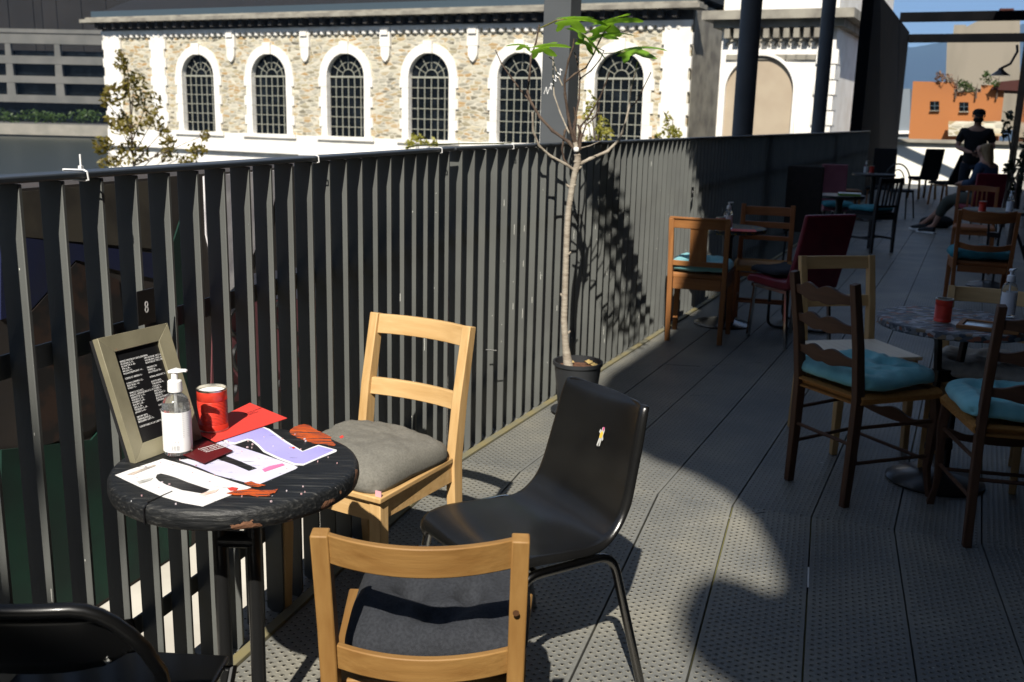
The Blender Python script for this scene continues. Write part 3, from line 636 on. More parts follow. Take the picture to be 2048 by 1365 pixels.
# ------------------------------------------------------------------ beyond the terrace end
def placed_box(name, px0, px1, y0, y1, Y, depth, m, parent):
    a = at_depth(px0, y1, Y); b_ = at_depth(px1, y0, Y); mb = MB(); mb.box(((a.x + b_.x) / 2, Y + depth / 2, (a.z + b_.z) / 2), (b_.x - a.x, depth, b_.z - a.z)); return mb.build(name, m, parent)
ww = thing('garden_wall', 'bright whitewashed wall closing the view beyond the terrace end', 'wall', (0, 0, 0))
a = at_depth(1780, 291, 32); mb = MB(); mb.box((18.6, 32, a.z / 2 - 1.445), (15, .4, a.z + 3.11)); mb.build('wall', mat('whitewash', (.82, .80, .72), .9), ww)
mb = MB(); mb.box((18.6, 31.95, a.z + .16), (15.2, .6, .10)); mb.build('coping', M_ashlar2, ww)
def end_plane(dist):
    c = far(dist, 0); hd = HF + pi / 2
    def f(x, y): return on_plane(x, y, (c.x, c.y), hd)[0]
    return f
AL = along(HF)
def wall_on(pf, px, lo, hi): pl = [pf(x, y) for x, y in px]; n = len(pl); return [p + AL * lo for p in pl], [p + AL * hi for p in pl]
def slab(mb, pf, px, lo, hi, m=0):
    A_, B_ = wall_on(pf, px, lo, hi); n = len(A_); mb.add(A_ + B_, [tuple(range(n)), tuple(reversed(range(n, 2 * n)))] + [(i, (i + 1) % n, n + (i + 1) % n, n + i) for i in range(n)], m)
def rect(x0, y0, x1, y1): return [(x0, y1), (x1, y1), (x1, y0), (x0, y0)]
og = thing('orange_house', 'orange rendered house with two small dark windows beyond the white wall', 'building', (0, 0, 0))
PO = end_plane(46)
mb = MB(); slab(mb, PO, [(1812, 345), (1990, 345), (2010, 172), (1962, 170), (1962, 185), (1908, 185), (1908, 165), (1826, 163)], 0, 9); mb.build('wall', M_orange, og)
for x, y in ((1869.5, 212), (1928, 214)):
    mb = MB(); slab(mb, PO, rect(x - 9, y - 9, x + 9, y + 9), -.04, .05); wn = mb.build('window', M_glass, og)
    mb = MB(); slab(mb, PO, rect(x - .7, y - 9, x + .7, y + 9), -.08, -.045); slab(mb, PO, rect(x - 9, y - .7, x + 9, y + .7), -.081, -.046); mb.build('glazing_bars', M_gutter, wn)
    mb = MB(); slab(mb, PO, rect(x - 10, y + 9.1, x + 10, y + 11), -.14, -.01); mb.build('sill', M_ashlar2, wn)
mb = MB(); slab(mb, PO, rect(1908.5, 178, 1961.5, 185), .3, .5); mb.build('parapet', M_ashlar2, og)
mb = MB(); slab(mb, PO, [(1980, 180), (2062, 184), (2062, 158), (1994, 165)], -.3, 4); mb.build('roof', M_tile, og)
mb = MB(); slab(mb, PO, rect(1898, 243, 2005, 272), -.9, -.4); mb.build('garden_stonework', M_rubble, og)
bh = thing('beige_house', 'tall blank beige gable with chimney stack above the orange house', 'building', (0, 0, 0))
PB_ = end_plane(70)
mb = MB(); slab(mb, PB_, [(1888, 260), (2040, 260), (2040, 28), (2000, 26), (1948, 46), (1933, 54), (1932, 50), (1908, 50), (1906, 72), (1894, 84)], 0, 12); mb.build('wall', M_beige, bh)
for x in (2003, 2009, 2016, 2023): p = PB_(x, 24); mb = MB(); mb.lathe([(.16, -.4), (.16, .25), (.12, .3)], 8, p + AL); mb.build('chimney_pot', M_tile, bh)
sh = thing('slate_house', 'narrow grey-blue building sliver left of the orange house', 'building', (0, 0, 0)); PS_ = end_plane(58); mb = MB(); slab(mb, PS_, rect(1780, 178, 1820, 310), 0, 6); mb.build('wall', mat('slate_grey', (.17, .2, .23), .8), sh)
mb = MB(); slab(mb, PS_, rect(1780, 262, 1820, 268), -.2, -.01); mb.build('cornice', M_paper, sh)
def roofplant(px, name, lab, m, grp=None, ls=.09):
    Y = PO(px[0][0], px[0][1]).y - .3; px_tree(name, px, Y, px[0][0], lab, 'plant', m, ls, 160, grp, zbase=PO(1900, 188).z - .2)
roofplant([(1895, 155, 16, 11), (1910, 168, 12, 9), (1885, 150, 8, 6)], 'roof_shrub', 'dry pinkish-brown bush on the roof edge of the orange house', M_dryleaf, grp='plants on the orange house roof')
roofplant([(1935, 172, 14, 9), (1950, 178, 12, 8), (1925, 166, 8, 6)], 'roof_shrub', 'fresh green bush in the middle of the orange house roof', M_greenleaf, grp='plants on the orange house roof')
roofplant([(1976, 158, 10, 9), (1986, 168, 8, 6), (1974, 148, 5, 5)], 'roof_shrub', 'small upright green plant at the right of the orange house roof', M_greenleaf, grp='plants on the orange house roof')
# lamp and wall plants on the right
lp = thing('wall_lamp', 'black wide-brimmed lamp hanging from a curved arm at the right wall', 'lamp', (0, 0, 0))
c = at_depth(2000, 152, 17.5); mb = MB(); mb.lathe([(.17, 0), (.10, .05), (.05, .09), (.03, .13)], 20, c); mb.build('lamp_shade', M_blackmetal, lp)
e = at_depth(2034, 90, 17.5); mb = MB(); mb.tube([c + Vector((0, 0, .12)), c + Vector((.15, 0, .2)), c + Vector((.24, 0, .4)), e], .022, 8); mb.build('arm', M_blackmetal, lp)
for px, Y, lab in (([(2020, 250, 10, 30), (2030, 330, 12, 30), (2038, 290, 12, 40), (2012, 340, 8, 14)], 15.5, 'dark climbing plant in shade on the right wall behind the seated woman'), ([(2040, 370, 12, 22), (2030, 400, 8, 12), (2045, 340, 8, 14)], 11, 'low dark leafy plant at the right edge, nearest the orange chairs')):
    px_tree('wall_plant', px, Y, px[0][0], lab, 'plant', M_darkleaf, .06, 420, 'dark plants along the right wall', zbase=0.0)

# ------------------------------------------------------------------ cushions
def cushion(label, w, d, h, m, loc, rz, tufts=(), seed=0, group='seat cushions', pinch=.05, tagc=None, tiltx=0.0, n=44, sag=0.0):
    mb = MB(); rnd = seed * 7.3
    def P_(i, j, s):
        u = -1 + 2 * i / n; v = -1 + 2 * j / n
        # keep a rounded-square outline
        k = 1 - .055 * (abs(u) ** 6) * (abs(v) ** 6) * 3
        x = u * w / 2 * (1 - pinch * (1 - v * v) * abs(u) ** 3) * k; y = v * d / 2 * (1 - pinch * (1 - u * u) * abs(v) ** 3) * k
        prof = (max(0, 1 - abs(u) ** 5.0) ** .5) * (max(0, 1 - abs(v) ** 5.0) ** .5)
        z = h / 2 * prof
        q = 0
        for tx, ty in tufts: q += math.exp(-((u - tx) ** 2 + (v - ty) ** 2) / .022) + .35 * math.exp(-((u - tx) ** 2 + (v - ty) ** 2) / .15)
        z *= max(.12, 1 - .72 * min(q, 1))
        wr = noise.noise(Vector((u * 4 + rnd, v * 4, s * 3))) * .10 + noise.noise(Vector((u * 11 + rnd, v * 11, s * 3))) * .05
        if tufts:
            wr += .05 * sin((u * 16 + 3 * noise.noise(Vector((u * 2, v * 2, rnd)))))
        edge = max(abs(u), abs(v)); wr += .10 * sin((u + v) * 26 + 4 * noise.noise(Vector((u * 3, v * 3, rnd)))) * max(0, edge - .72) * (1 - edge) * 12
        z *= 1 + wr
        zz = s * z * (1.0 if s > 0 else .55) + h * .30
        zz += noise.noise(Vector((u * 1.3 + rnd, v * 1.3, 5))) * h * .12 - sag * (abs(u) ** 2 + abs(v) ** 2) * .5
        return (x, y, zz)
    vs = []; N1 = n + 1
    for s in (1, -1):
        for i in range(N1):
            for j in range(N1): vs.append(P_(i, j, s))
    fs = []
    for i in range(n):
        for j in range(n):
            a = i * N1 + j; fs.append((a, a + N1, a + N1 + 1, a + 1)); a += N1 * N1; fs.append((a, a + 1, a + N1 + 1, a + N1))
    mb.add(vs, fs)
    me_o = mb.build('seat_cushion', m, loc=loc, rz=rz, ang=80, norm=False)
    bm = bmesh.new(); bm.from_mesh(me_o.data); bmesh.ops.remove_doubles(bm, verts=bm.verts, dist=.0006); bmesh.ops.recalc_face_normals(bm, faces=bm.faces)
    for f in bm.faces: f.smooth = True
    bm.to_mesh(me_o.data); bm.free()
    me_o.rotation_euler = (tiltx, 0, rz)
    tag(me_o, label, 'cushion', group)
    return me_o
T9 = [(x, y) for x in (-.5, 0, .5) for y in (-.5, 0, .5)]
T4 = [(x, y) for x in (-.42, .42) for y in (-.42, .42)]

# ------------------------------------------------------------------ wooden chair builder (local: +y = where the sitter looks, +x = sitter's right)
def wood_chair(name, label, X, Y, th, W, hf=.19, hr=.17, ht=.19, yf=.19, yr=-.20, ys=-.20, yt=-.27, H=.88, sh=.45, leg=.038, post=(.032, .042), slats=(), seat='board', apron=.06,
               stretch=(), splat=None, bow=.035, seatm=None, spind=None, group=None, cap=False, posttaper=True, cabriole=False):
    t = thing(name, label, 'chair', (X, Y, 0), th, group)
    path = [(0, yr, 0), (0, (yr + ys) / 2 + .002, sh * .5), (0, ys, sh), (0, ys + (yt - ys) * .35, sh + (H - sh) * .45), (0, yt, H)]
    def xw(z): return hr + (ht - hr) * max(0, z - 0) / H
    def yz(z):
        for a, b in zip(path[:-1], path[1:]):
            if a[2] <= z <= b[2]: return a[1] + (b[1] - a[1]) * (z - a[2]) / (b[2] - a[2])
        return yt
    for s in (-1, 1):
        mb = MB(); pts = [(s * xw(p[2]), p[1], p[2]) for p in path]
        dd = [post[1] * .8, post[1], post[1] * 1.12, post[1], post[1] * .8] if posttaper else post[1]
        mb.rsweep(pts, post[0], dd, side=(1, 0, 0)); mb.build('back_post', W('z'), t, bevel=.003)
        mb = MB()
        if cabriole:
            mb.rsweep([(s * hf, yf, sh), (s * (hf + .006), yf + .012, sh * .75), (s * hf, yf, sh * .3), (s * (hf + .004), yf + .008, .07), (s * (hf + .014), yf + .024, 0)], [leg, leg, leg * .8, leg * .62, leg * .8], [leg, leg, leg * .8, leg * .62, leg * .8])
        else: mb.rsweep([(s * hf, yf, sh - .005), (s * hf, yf, sh * .6), (s * (hf + .004), yf + .004, 0)], [leg, leg, leg * .8], [leg, leg, leg * .8])
        mb.build('leg', W('z'), t, bevel=.003)
    yb = yz(sh - .03)
    fw, rw = hf + leg / 2, hr + post[0] / 2
    if seat == 'board':
        mb = MB(); mb.prism([(-fw - .012, yf + leg / 2 + .015), (fw + .012, yf + leg / 2 + .015), (rw - .0, yb + .028), (-rw + .0, yb + .028)], sh, sh + .018); mb.build('seat', seatm or W('y'), t, bevel=.004)
    elif seat == 'rush':
        mb = MB(); N_ = 40
        for k in range(N_):       # woven strands wrapped round the seat rails
            f = (k + .5) / N_
            x = -1 + 2 * f
            y1 = yf + .012; y0 = yb
            for yy, hw in ((y1, hf), (y0, hr)):
                mb.tube([(x * hw, yy - .02, sh + .012), (x * hw, yy, sh + .018), (x * hw, yy + .018, sh + .006), (x * hw, yy + .016, sh - .012), (x * hw, yy - .01, sh - .02)], hw / N_ * 1.15, 5)
            for s in (-1, 1):
                y = y0 + (y1 - y0) * f; xx = s * (hr + (hf - hr) * f + .006)
                mb.tube([(xx - s * .02, y, sh + .012), (xx, y, sh + .018), (xx + s * .018, y, sh + .004), (xx + s * .014, y, sh - .014), (xx - s * .01, y, sh - .02)], (y1 - y0) / N_ * .56, 5)
        mb.prism([(-hf, yf), (hf, yf), (hr, yb), (-hr, yb)], sh - .008, sh + .010); mb.build('rush_seat', M_rush, t)
    elif seat == 'pad':
        mb = MB(); mb.prism([(-fw, yf + .03), (fw, yf + .03), (rw - .01, yb + .02), (-rw + .01, yb + .02)], sh - .01, sh + .035); mb.build('seat', seatm, t, bevel=.015, seg=3)
    if apron:
        mb = MB(); z = sh - apron / 2 - (.001 if seat != 'rush' else .03)
        mb.box((0, yf + leg / 2 - .014, z), (2 * hf - leg, .018, apron), 0); mb.box((0, yb, z), (2 * hr - post[0], .018, apron))
        for s in (-1, 1):
            mb.rsweep([(s * (hr + .0), yb + post[1] / 2, z), (s * (hf + .0), yf - leg / 2, z)], apron, .018, side=(0, 0, 1))
        mb.build('seat_frame', W('x'), t, bevel=.0015)
    for sl in slats:       # (zc, h, style, bow)
        zc, hh, style, bw = sl; hw = xw(zc) - post[0] / 2 + (.004 if style != 'over' else post[0] / 2 + .012); n = 28; top = []; bot = []; yy = []
        for k in range(n + 1):
            u = -1 + 2 * k / n; tp, bt = hh / 2, -hh / 2
            if style == 'wavy':
                tp = hh * (.16 + .30 * math.exp(-((abs(u) - .34) / .30) ** 2)); bt = -hh * (.26 + .18 * math.exp(-((abs(u) - .26) / .32) ** 2))
            elif style == 'bowtop': tp = hh / 2 + .014 * (u * u - .35) + .010 * cos(u * pi * 2) * .4; bt = -hh / 2 + .02 * (u * u) - .008
            elif style == 'crest': tp = hh / 2 + .012 * (1 - u * u)
            top.append(tp); bot.append(bt); yy.append(-bw * (1 - u * u))
        mb = MB(); vs = []; fs = []; thk = .016 if style != 'over' else .024
        for k in range(n + 1):
            x = -hw + 2 * hw * k / n; y0 = yz(zc) + yy[k]; sl_ = (yz(zc + .02) - yz(zc - .02)) / .04
            for dy, z in ((-thk / 2, bot[k]), (thk / 2, bot[k]), (thk / 2, top[k]), (-thk / 2, top[k])): vs.append((x, y0 + dy + sl_ * z, zc + z))
        for k in range(n):
            for q in range(4): a = k * 4 + q; b = k * 4 + (q + 1) % 4; fs.append((a, b, b + 4, a + 4))
        fs += [(3, 2, 1, 0), (n * 4, n * 4 + 1, n * 4 + 2, n * 4 + 3)]
        mb.add(vs, fs); mb.build('back_slat', W('x'), t, bevel=.0025)
    if splat:
        z0, z1, hw = splat; mb = MB(); mb.rsweep([(0, yz(z0) - .012, z0), (0, yz(z1) - .012, z1)], hw * 2, .012); mb.build('back_splat', W('z'), t, bevel=.002)
    if spind:
        z0, z1, n_, hw, wd = spind
        for k in range(n_):
            x = -hw + 2 * hw * k / (n_ - 1); mb = MB(); mb.rsweep([(x, yz(z0) - .008, z0), (x, yz(z1) - .012, z1)], wd, .012); mb.build('spindle', W('z'), t, bevel=.0015)
    for st in stretch:     # ('side'|'front'|'rear'|'mid', z, r)
        kind, z, r_ = st; mb = MB()
        if kind == 'side':
            for s in (-1, 1):
                mb = MB(); mb.tube([(s * xw(z) * .98, yz(z), z), (s * hf, yf, z)], r_, 8)
                if s < 0: mb.build('stretcher', W('x'), t)
        elif kind == 'front': mb.tube([(-hf, yf, z), (hf, yf, z)], r_, 8)
        elif kind == 'frontwave':
            n = 20; vs = []; fs = []
            for k in range(n + 1):
                u = -1 + 2 * k / n
                for dy, zz in ((-.007, z - .022 + .02 * u * u), (.007, z - .022 + .02 * u * u), (.007, z + .022 + .012 * cos(u * 2 * pi)), (-.007, z + .022 + .012 * cos(u * 2 * pi))): vs.append((hf * u, yf + dy, zz))
            for k in range(n):
                for q in range(4): a = k * 4 + q; b = k * 4 + (q + 1) % 4; fs.append((a, b, b + 4, a + 4))
            mb.add(vs, fs)
        elif kind == 'rear': mb.tube([(-hr, yz(z), z), (hr, yz(z), z)], r_, 8)
        elif kind == 'sidebox':
            for s in (-1, 1):
                mb = MB(); mb.rsweep([(s * xw(z) * .99, yz(z), z), (s * hf, yf, z)], r_ * 2, .014, side=(0, 0, 1))
                if s < 0: mb.build('stretcher', W('x'), t)
        elif kind == 'mid': mb.rsweep([(-hf, (yf + yr) / 2, z), (hf, (yf + yr) / 2, z)], r_ * 2, .016, side=(0, 0, 1))
        mb.build('stretcher', W('x'), t)
    return t

# ================================================================== nearest table and its chairs
TX, TY, TR, TZ = -.5885, 2.0365, .262, .77
t1 = thing('round_table', 'round black wooden cafe table with white and lilac painted letters in the foreground', 'table', (TX, TY, 0))
def table_top_material():
    m = mat('worn_black_paint', (0.011, 0.012, 0.013), 0.5); t = m.node_tree; b = t.nodes['Principled BSDF']
    c = t.nodes.new('ShaderNodeTexCoord'); mp = t.nodes.new('ShaderNodeMapping'); mp.inputs['Scale'].default_value = (5, 90, 90); mp.inputs['Rotation'].default_value = (0, 0, radians(20))
    n = t.nodes.new('ShaderNodeTexNoise'); n.inputs['Scale'].default_value = 2.0; n.inputs['Detail'].default_value = 8
    t.links.new(c.outputs['Object'], mp.inputs[0]); t.links.new(mp.outputs[0], n.inputs[0])
    n2 = t.nodes.new('ShaderNodeTexNoise'); n2.inputs['Scale'].default_value = 70; n2.inputs['Detail'].default_value = 2; t.links.new(c.outputs['Object'], n2.inputs[0])
    n3 = t.nodes.new('ShaderNodeTexNoise'); n3.inputs['Scale'].default_value = 9; n3.inputs['Detail'].default_value = 7; t.links.new(c.outputs['Object'], n3.inputs[0])
    s = t.nodes.new('ShaderNodeSeparateXYZ'); t.links.new(c.outputs['Object'], s.inputs[0])
    rr = math_node(t, 'SQRT', math_node(t, 'ADD', math_node(t, 'MULTIPLY', s.outputs[0], s.outputs[0]), math_node(t, 'MULTIPLY', s.outputs[1], s.outputs[1])))
    edge = math_node(t, 'GREATER_THAN', math_node(t, 'ADD', rr, math_node(t, 'MULTIPLY', math_node(t, 'SUBTRACT', n3.outputs[0], .5), .10)), .2705)
    base = ramp(t, n.outputs[0], [(.35, (.006, .007, .008)), (.55, (.013, .014, .015)), (.66, (.035, .035, .033)), (.76, (.10, .10, .095))])
    g = t.nodes.new('ShaderNodeMixRGB'); g.inputs[2].default_value = (.45, .45, .47, 1); t.links.new(math_node(t, 'GREATER_THAN', n2.outputs[0], .76), g.inputs[0]); t.links.new(base, g.inputs[1])
    g2 = t.nodes.new('ShaderNodeMixRGB'); g2.inputs[2].default_value = (.24, .12, .07, 1); t.links.new(edge, g2.inputs[0]); t.links.new(g.outputs[0], g2.inputs[1])
    t.links.new(g2.outputs[0], b.inputs['Base Color'])
    bp = t.nodes.new('ShaderNodeBump'); bp.inputs['Strength'].default_value = .8; bp.inputs['Distance'].default_value = .003; t.links.new(n.outputs[0], bp.inputs['Height']); t.links.new(bp.outputs[0], b.inputs['Normal'])
    return m
M_top = table_top_material()
# top with a crack cut into the rim
mb = MB(); n = 120; prof = [(.0, -.046), (TR - .012, -.046), (TR - .003, -.040), (TR, -.028), (TR - .001, -.012), (TR - .005, -.004), (TR - .013, 0)]
ca = atan2(G(285, 1010, TZ).y - TY, G(285, 1010, TZ).x - TX)
vs = []; fs = []; N = len(prof)
for i, (r_, z_) in enumerate(prof):
    for k in range(n):
        q = ca + 2 * pi * k / n; rr = r_
        if r_ > .2 and k == 0: rr = r_ - .075
        qq = q
        if k == 1: qq = ca + .010
        if k == n - 1: qq = ca - .010
        vs.append((rr * cos(qq), rr * sin(qq), TZ + z_))
for i in range(1, N - 1):
    for k in range(n): fs.append((i * n + k, i * n + (k + 1) % n, (i + 1) * n + (k + 1) % n, (i + 1) * n + k))
fs += [tuple(reversed(range(n, 2 * n))), tuple(range((N - 1) * n, N * n))]
mb.add(vs, fs); top1 = mb.build('table_top', M_top, t1, ang=50)
ck_ = MB(); cr_ = Vector((cos(ca), sin(ca), 0)); cn_ = Vector((-sin(ca), cos(ca), 0)); ck_.hexa([cr_ * (TR - .075) + Vector((0, 0, TZ + .0003)), cr_ * (TR - .010) - cn_ * .0022 + Vector((0, 0, TZ + .0003)), cr_ * (TR - .010) + cn_ * .0022 + Vector((0, 0, TZ + .0003)), cr_ * (TR - .074) + cn_ * .0004 + Vector((0, 0, TZ + .0003))], [cr_ * (TR - .075) + Vector((0, 0, TZ + .0028)), cr_ * (TR - .010) - cn_ * .0022 + Vector((0, 0, TZ + .0018)), cr_ * (TR - .010) + cn_ * .0022 + Vector((0, 0, TZ + .0018)), cr_ * (TR - .074) + cn_ * .0004 + Vector((0, 0, TZ + .0028))]); ck_.rsweep([cr_ * (TR - .012) + Vector((0, 0, TZ)), cr_ * (TR + .0005) + Vector((0, 0, TZ - .008)), cr_ * (TR + .0005) + Vector((0, 0, TZ - .042))], .0032, .002, side=cn_)
ck_.build('crack', M_ink, top1)
mb = MB()
for dx in (-.040, .034): mb.tube([(dx, -.01, TZ - .046), (dx, -.01, .02)], .0165, 20)
mb.tube([(-.04, -.01, .60), (.034, -.01, .60)], .019, 16); mb.tube([(-.03, -.01, .14), (.03, -.01, .14)], .012, 12)
mb.build('pedestal', M_blackmetal, t1)
mb = MB(); mb.lathe([(.0, .0), (.20, .0), (.205, .012), (.17, .02), (.05, .035), (0, .036)], 48); mb.build('base_plate', M_blackmetal, t1)
mb = MB(); mb.box((0, 0, TZ - .051), (.34, .06, .008)); mb.box((0, 0, TZ - .0515), (.06, .34, .008)); mb.build('top_bracket', M_blackmetal, t1)
# painted letters (paint film on the table top)
def paint_mat(name, c1, c2, c3=None, wear=.68):
    m = mat(name, c1, .5); t = m.node_tree; b = t.nodes['Principled BSDF']; c = t.nodes.new('ShaderNodeTexCoord')
    mp = t.nodes.new('ShaderNodeMapping'); mp.inputs['Scale'].default_value = (7, 120, 90); mp.inputs['Rotation'].default_value = (0, 0, radians(20))
    n = t.nodes.new('ShaderNodeTexNoise'); n.inputs['Scale'].default_value = 2.0; n.inputs['Detail'].default_value = 7; t.links.new(c.outputs['Object'], mp.inputs[0]); t.links.new(mp.outputs[0], n.inputs[0])
    n2 = t.nodes.new('ShaderNodeTexNoise'); n2.inputs['Scale'].default_value = 5; t.links.new(c.outputs['Object'], n2.inputs[0])
    base = ramp(t, n2.outputs[0], [(.35, c1), (.62, c2)])
    g = t.nodes.new('ShaderNodeMixRGB'); g.inputs[2].default_value = (.03, .03, .035, 1); t.links.new(math_node(t, 'GREATER_THAN', n.outputs[0], wear), g.inputs[0]); t.links.new(base, g.inputs[1])
    t.links.new(g.outputs[0], b.inputs['Base Color']); return m
LIL = paint_mat('lilac_paint', (.36, .33, .72), (.46, .43, .78), wear=.70)
LILW = paint_mat('white_lilac_paint', (.80, .79, .82), (.60, .58, .84), wear=.66)
WHP = paint_mat('white_paint', (.82, .82, .82), (.80, .78, .77), wear=.70)
ORP = paint_mat('orange_paint', (.66, .12, .015), (.48, .07, .01), wear=.53)
PKP = paint_mat('pink_paint', (.80, .16, .38), (.7, .25, .45), wear=.66)
BRD = paint_mat('white_edge_paint', (.82, .82, .82), (.82, .82, .82), wear=.8)
def crop2(p): return (230 + p[0] / 4.18, 780 + p[1] / 4.18)
def paint(pts, m, lift=.0006, name='painted_letter', crop=True, z=TZ, par=None, th=.0004):
    q = []
    for p in pts:
        a = crop2(p) if crop else p; g = G(a[0], a[1], z); q.append((g.x - TX, g.y - TY))
    mb = MB(); mb.prism(q, z + lift - th, z + lift); return mb.build(name, m, par or top1)
L1o = [(0, 715), (130, 668), (260, 625), (400, 578), (480, 600), (620, 640), (780, 700), (1000, 775), (1140, 818), (1000, 870), (860, 925), (735, 977), (560, 945), (395, 895), (230, 825), (80, 755)]
L1i = [(340, 738), (352, 712), (385, 704), (440, 716), (520, 742), (610, 778), (790, 838), (738, 872), (560, 842), (430, 798), (365, 765)]
paint(L1o, WHP)
paint(L1i, M_top, .0012, 'painted_gap')
L2 = [(535, 590), (610, 580), (740, 617), (835, 575), (1000, 632), (1120, 682), (1190, 660), (1050, 600), (905, 545), (990, 510), (835, 440), (880, 428), (1200, 530), (1500, 635), (1528, 650), (1510, 665), (1200, 795), (1085, 775), (850, 715), (700, 650)]
paint(L2, LILW, .0008)
L3 = [(885, 418), (1030, 370), (1190, 318), (1240, 312), (1290, 330), (1430, 430), (1570, 515), (1640, 485), (1700, 463), (1855, 505), (1850, 520), (1700, 580), (1575, 635), (1500, 632), (1360, 580), (1240, 522), (1190, 470), (1140, 430), (1110, 423), (1000, 460), (950, 452)]
paint(L3, BRD, .0008)
L3s = [(915, 420), (1030, 381), (1190, 328), (1240, 322), (1285, 345), (1425, 445), (1565, 523), (1640, 497), (1700, 474), (1830, 507), (1700, 567), (1575, 622), (1510, 620), (1370, 568), (1255, 515), (1200, 460), (1145, 418), (1105, 412), (1000, 445), (960, 438)]
paint(L3s, LIL, .0014)
paint([(1458, 350), (1470, 332), (1500, 312), (1535, 298), (1580, 290), (1630, 300), (1655, 322), (1700, 345), (1760, 372), (1808, 398), (1806, 425), (1846, 462), (1838, 470), (1770, 464), (1700, 455), (1650, 446), (1600, 430), (1560, 415), (1510, 396), (1470, 372)], ORP, .0008, 'painted_scribble')
paint([(1080, 785), (1140, 772), (1180, 790), (1260, 805), (1200, 818), (1120, 812)], ORP, .0022, 'painted_scribble')
paint([(930, 872), (1010, 850), (1140, 835), (1220, 850), (1362, 838), (1340, 868), (1290, 878), (1300, 892), (1190, 902), (1120, 885), (1000, 887)], ORP, .0022, 'painted_scribble')
paint([(1230, 672), (1290, 645), (1400, 622), (1420, 635), (1330, 665), (1250, 692)], PKP, .0020, 'painted_scribble')
paint([(940, 832), (980, 822), (1030, 830), (1010, 850), (960, 850)], M_redpaper, .0026, 'painted_scribble')
paint([(1475, 490), (1495, 485), (1508, 492), (1490, 500)], M_redpaper, .0026, 'painted_scribble')
paint([(1875, 400), (1900, 385), (1915, 400), (1890, 415)], M_redpaper, .0020, 'painted_scribble')
paint([(100, 715), (180, 685), (330, 632), (345, 640), (260, 672), (150, 715)], mat('smear_grey', (.36, .33, .30), .6, col2=(.75, .6, .5), nscale=40), .0020, 'painted_smear')
paint([(185, 775), (250, 755), (320, 742), (300, 760), (240, 782), (200, 790)], mat('smear_grey2', (.34, .34, .32), .6, col2=(.6, .6, .58), nscale=60), .0020, 'painted_smear')
paint([(700, 885), (760, 862), (870, 838), (840, 862), (740, 890)], mat('smear_peach', (.75, .42, .30), .6, col2=(.8, .7, .65), nscale=50), .0020, 'painted_smear')
random.seed(3)
fl = MB()
for _ in range(46):
    a, r_ = random.uniform(0, 6.28), TR * sqrt(random.random()) * .95; s = random.uniform(.0008, .0028); pl = [(r_ * cos(a) + s * cos(q) * random.uniform(.6, 1.4), r_ * sin(a) + s * sin(q) * random.uniform(.6, 1.3)) for q in (0, 1, 2, 3, 4, 5)]
    fl.prism(pl, TZ, TZ + .0028)
struct(fl.build('paint_flecks', mat('fleck', (.6, .55, .6), .6, col2=(.5, .2, .2), nscale=30), top1), 'stuff')

# papers on the table
def sheet(pts, m, name, label, cat, z, th=.0012, crop=True):
    q = [G(*(crop2(p) if crop else p), z) for p in pts]; c = sum(q, Vector()) / len(q); mb = MB(); mb.prism([(p.x - c.x, p.y - c.y) for p in q], 0, th)
    o = mb.build(name, m, loc=(c.x, c.y, z)); return tag(o, label, cat)
rm = sheet([(1128, 112), (1440, 240), (840, 440), (640, 345)], M_redpaper, 'menu_sheet', 'bright red menu sheet lying under the red can on the black table', 'menu', TZ + .0035)
mc = sheet([(760, 425), (985, 512), (745, 618), (555, 540)], M_shadecard, 'menu_card', 'dark red card with white text lines, colour darkened for the shade of the dispenser bottle', 'menu', TZ + .0055)
def table_text(parent, lines, px, angpx, size, z, m, name='printed_text', space=1.1, align='LEFT', sx=1):
    a = G(*px, z); b = G(*angpx, z); d = (b - a).normalized(); up = Vector((-d.y, d.x, 0)); o = parent.location
    M_ = Matrix(((d.x * sx, up.x, 0, a.x - o.x), (d.y * sx, up.y, 0, a.y - o.y), (0, 0, 1, z - o.z), (0, 0, 0, 1)))
    return text_mesh(name, lines, size, m, parent, align, mw_=M_, space=space, ext=.0002)
M_txtw = mat('white_print', (.75, .75, .75), .6); M_txtd = mat('dark_red_print', (.22, .02, .02), .6); M_txtk = mat('black_print', (.02, .02, .02), .6)
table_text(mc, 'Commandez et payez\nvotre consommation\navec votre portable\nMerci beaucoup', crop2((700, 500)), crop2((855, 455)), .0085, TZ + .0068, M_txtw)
table_text(rm, 'MENU DE LA SEMAINE\nplat du jour\nsalade, soupe', crop2((1085, 205)), crop2((1175, 172)), .0065, TZ + .0050, M_txtd)

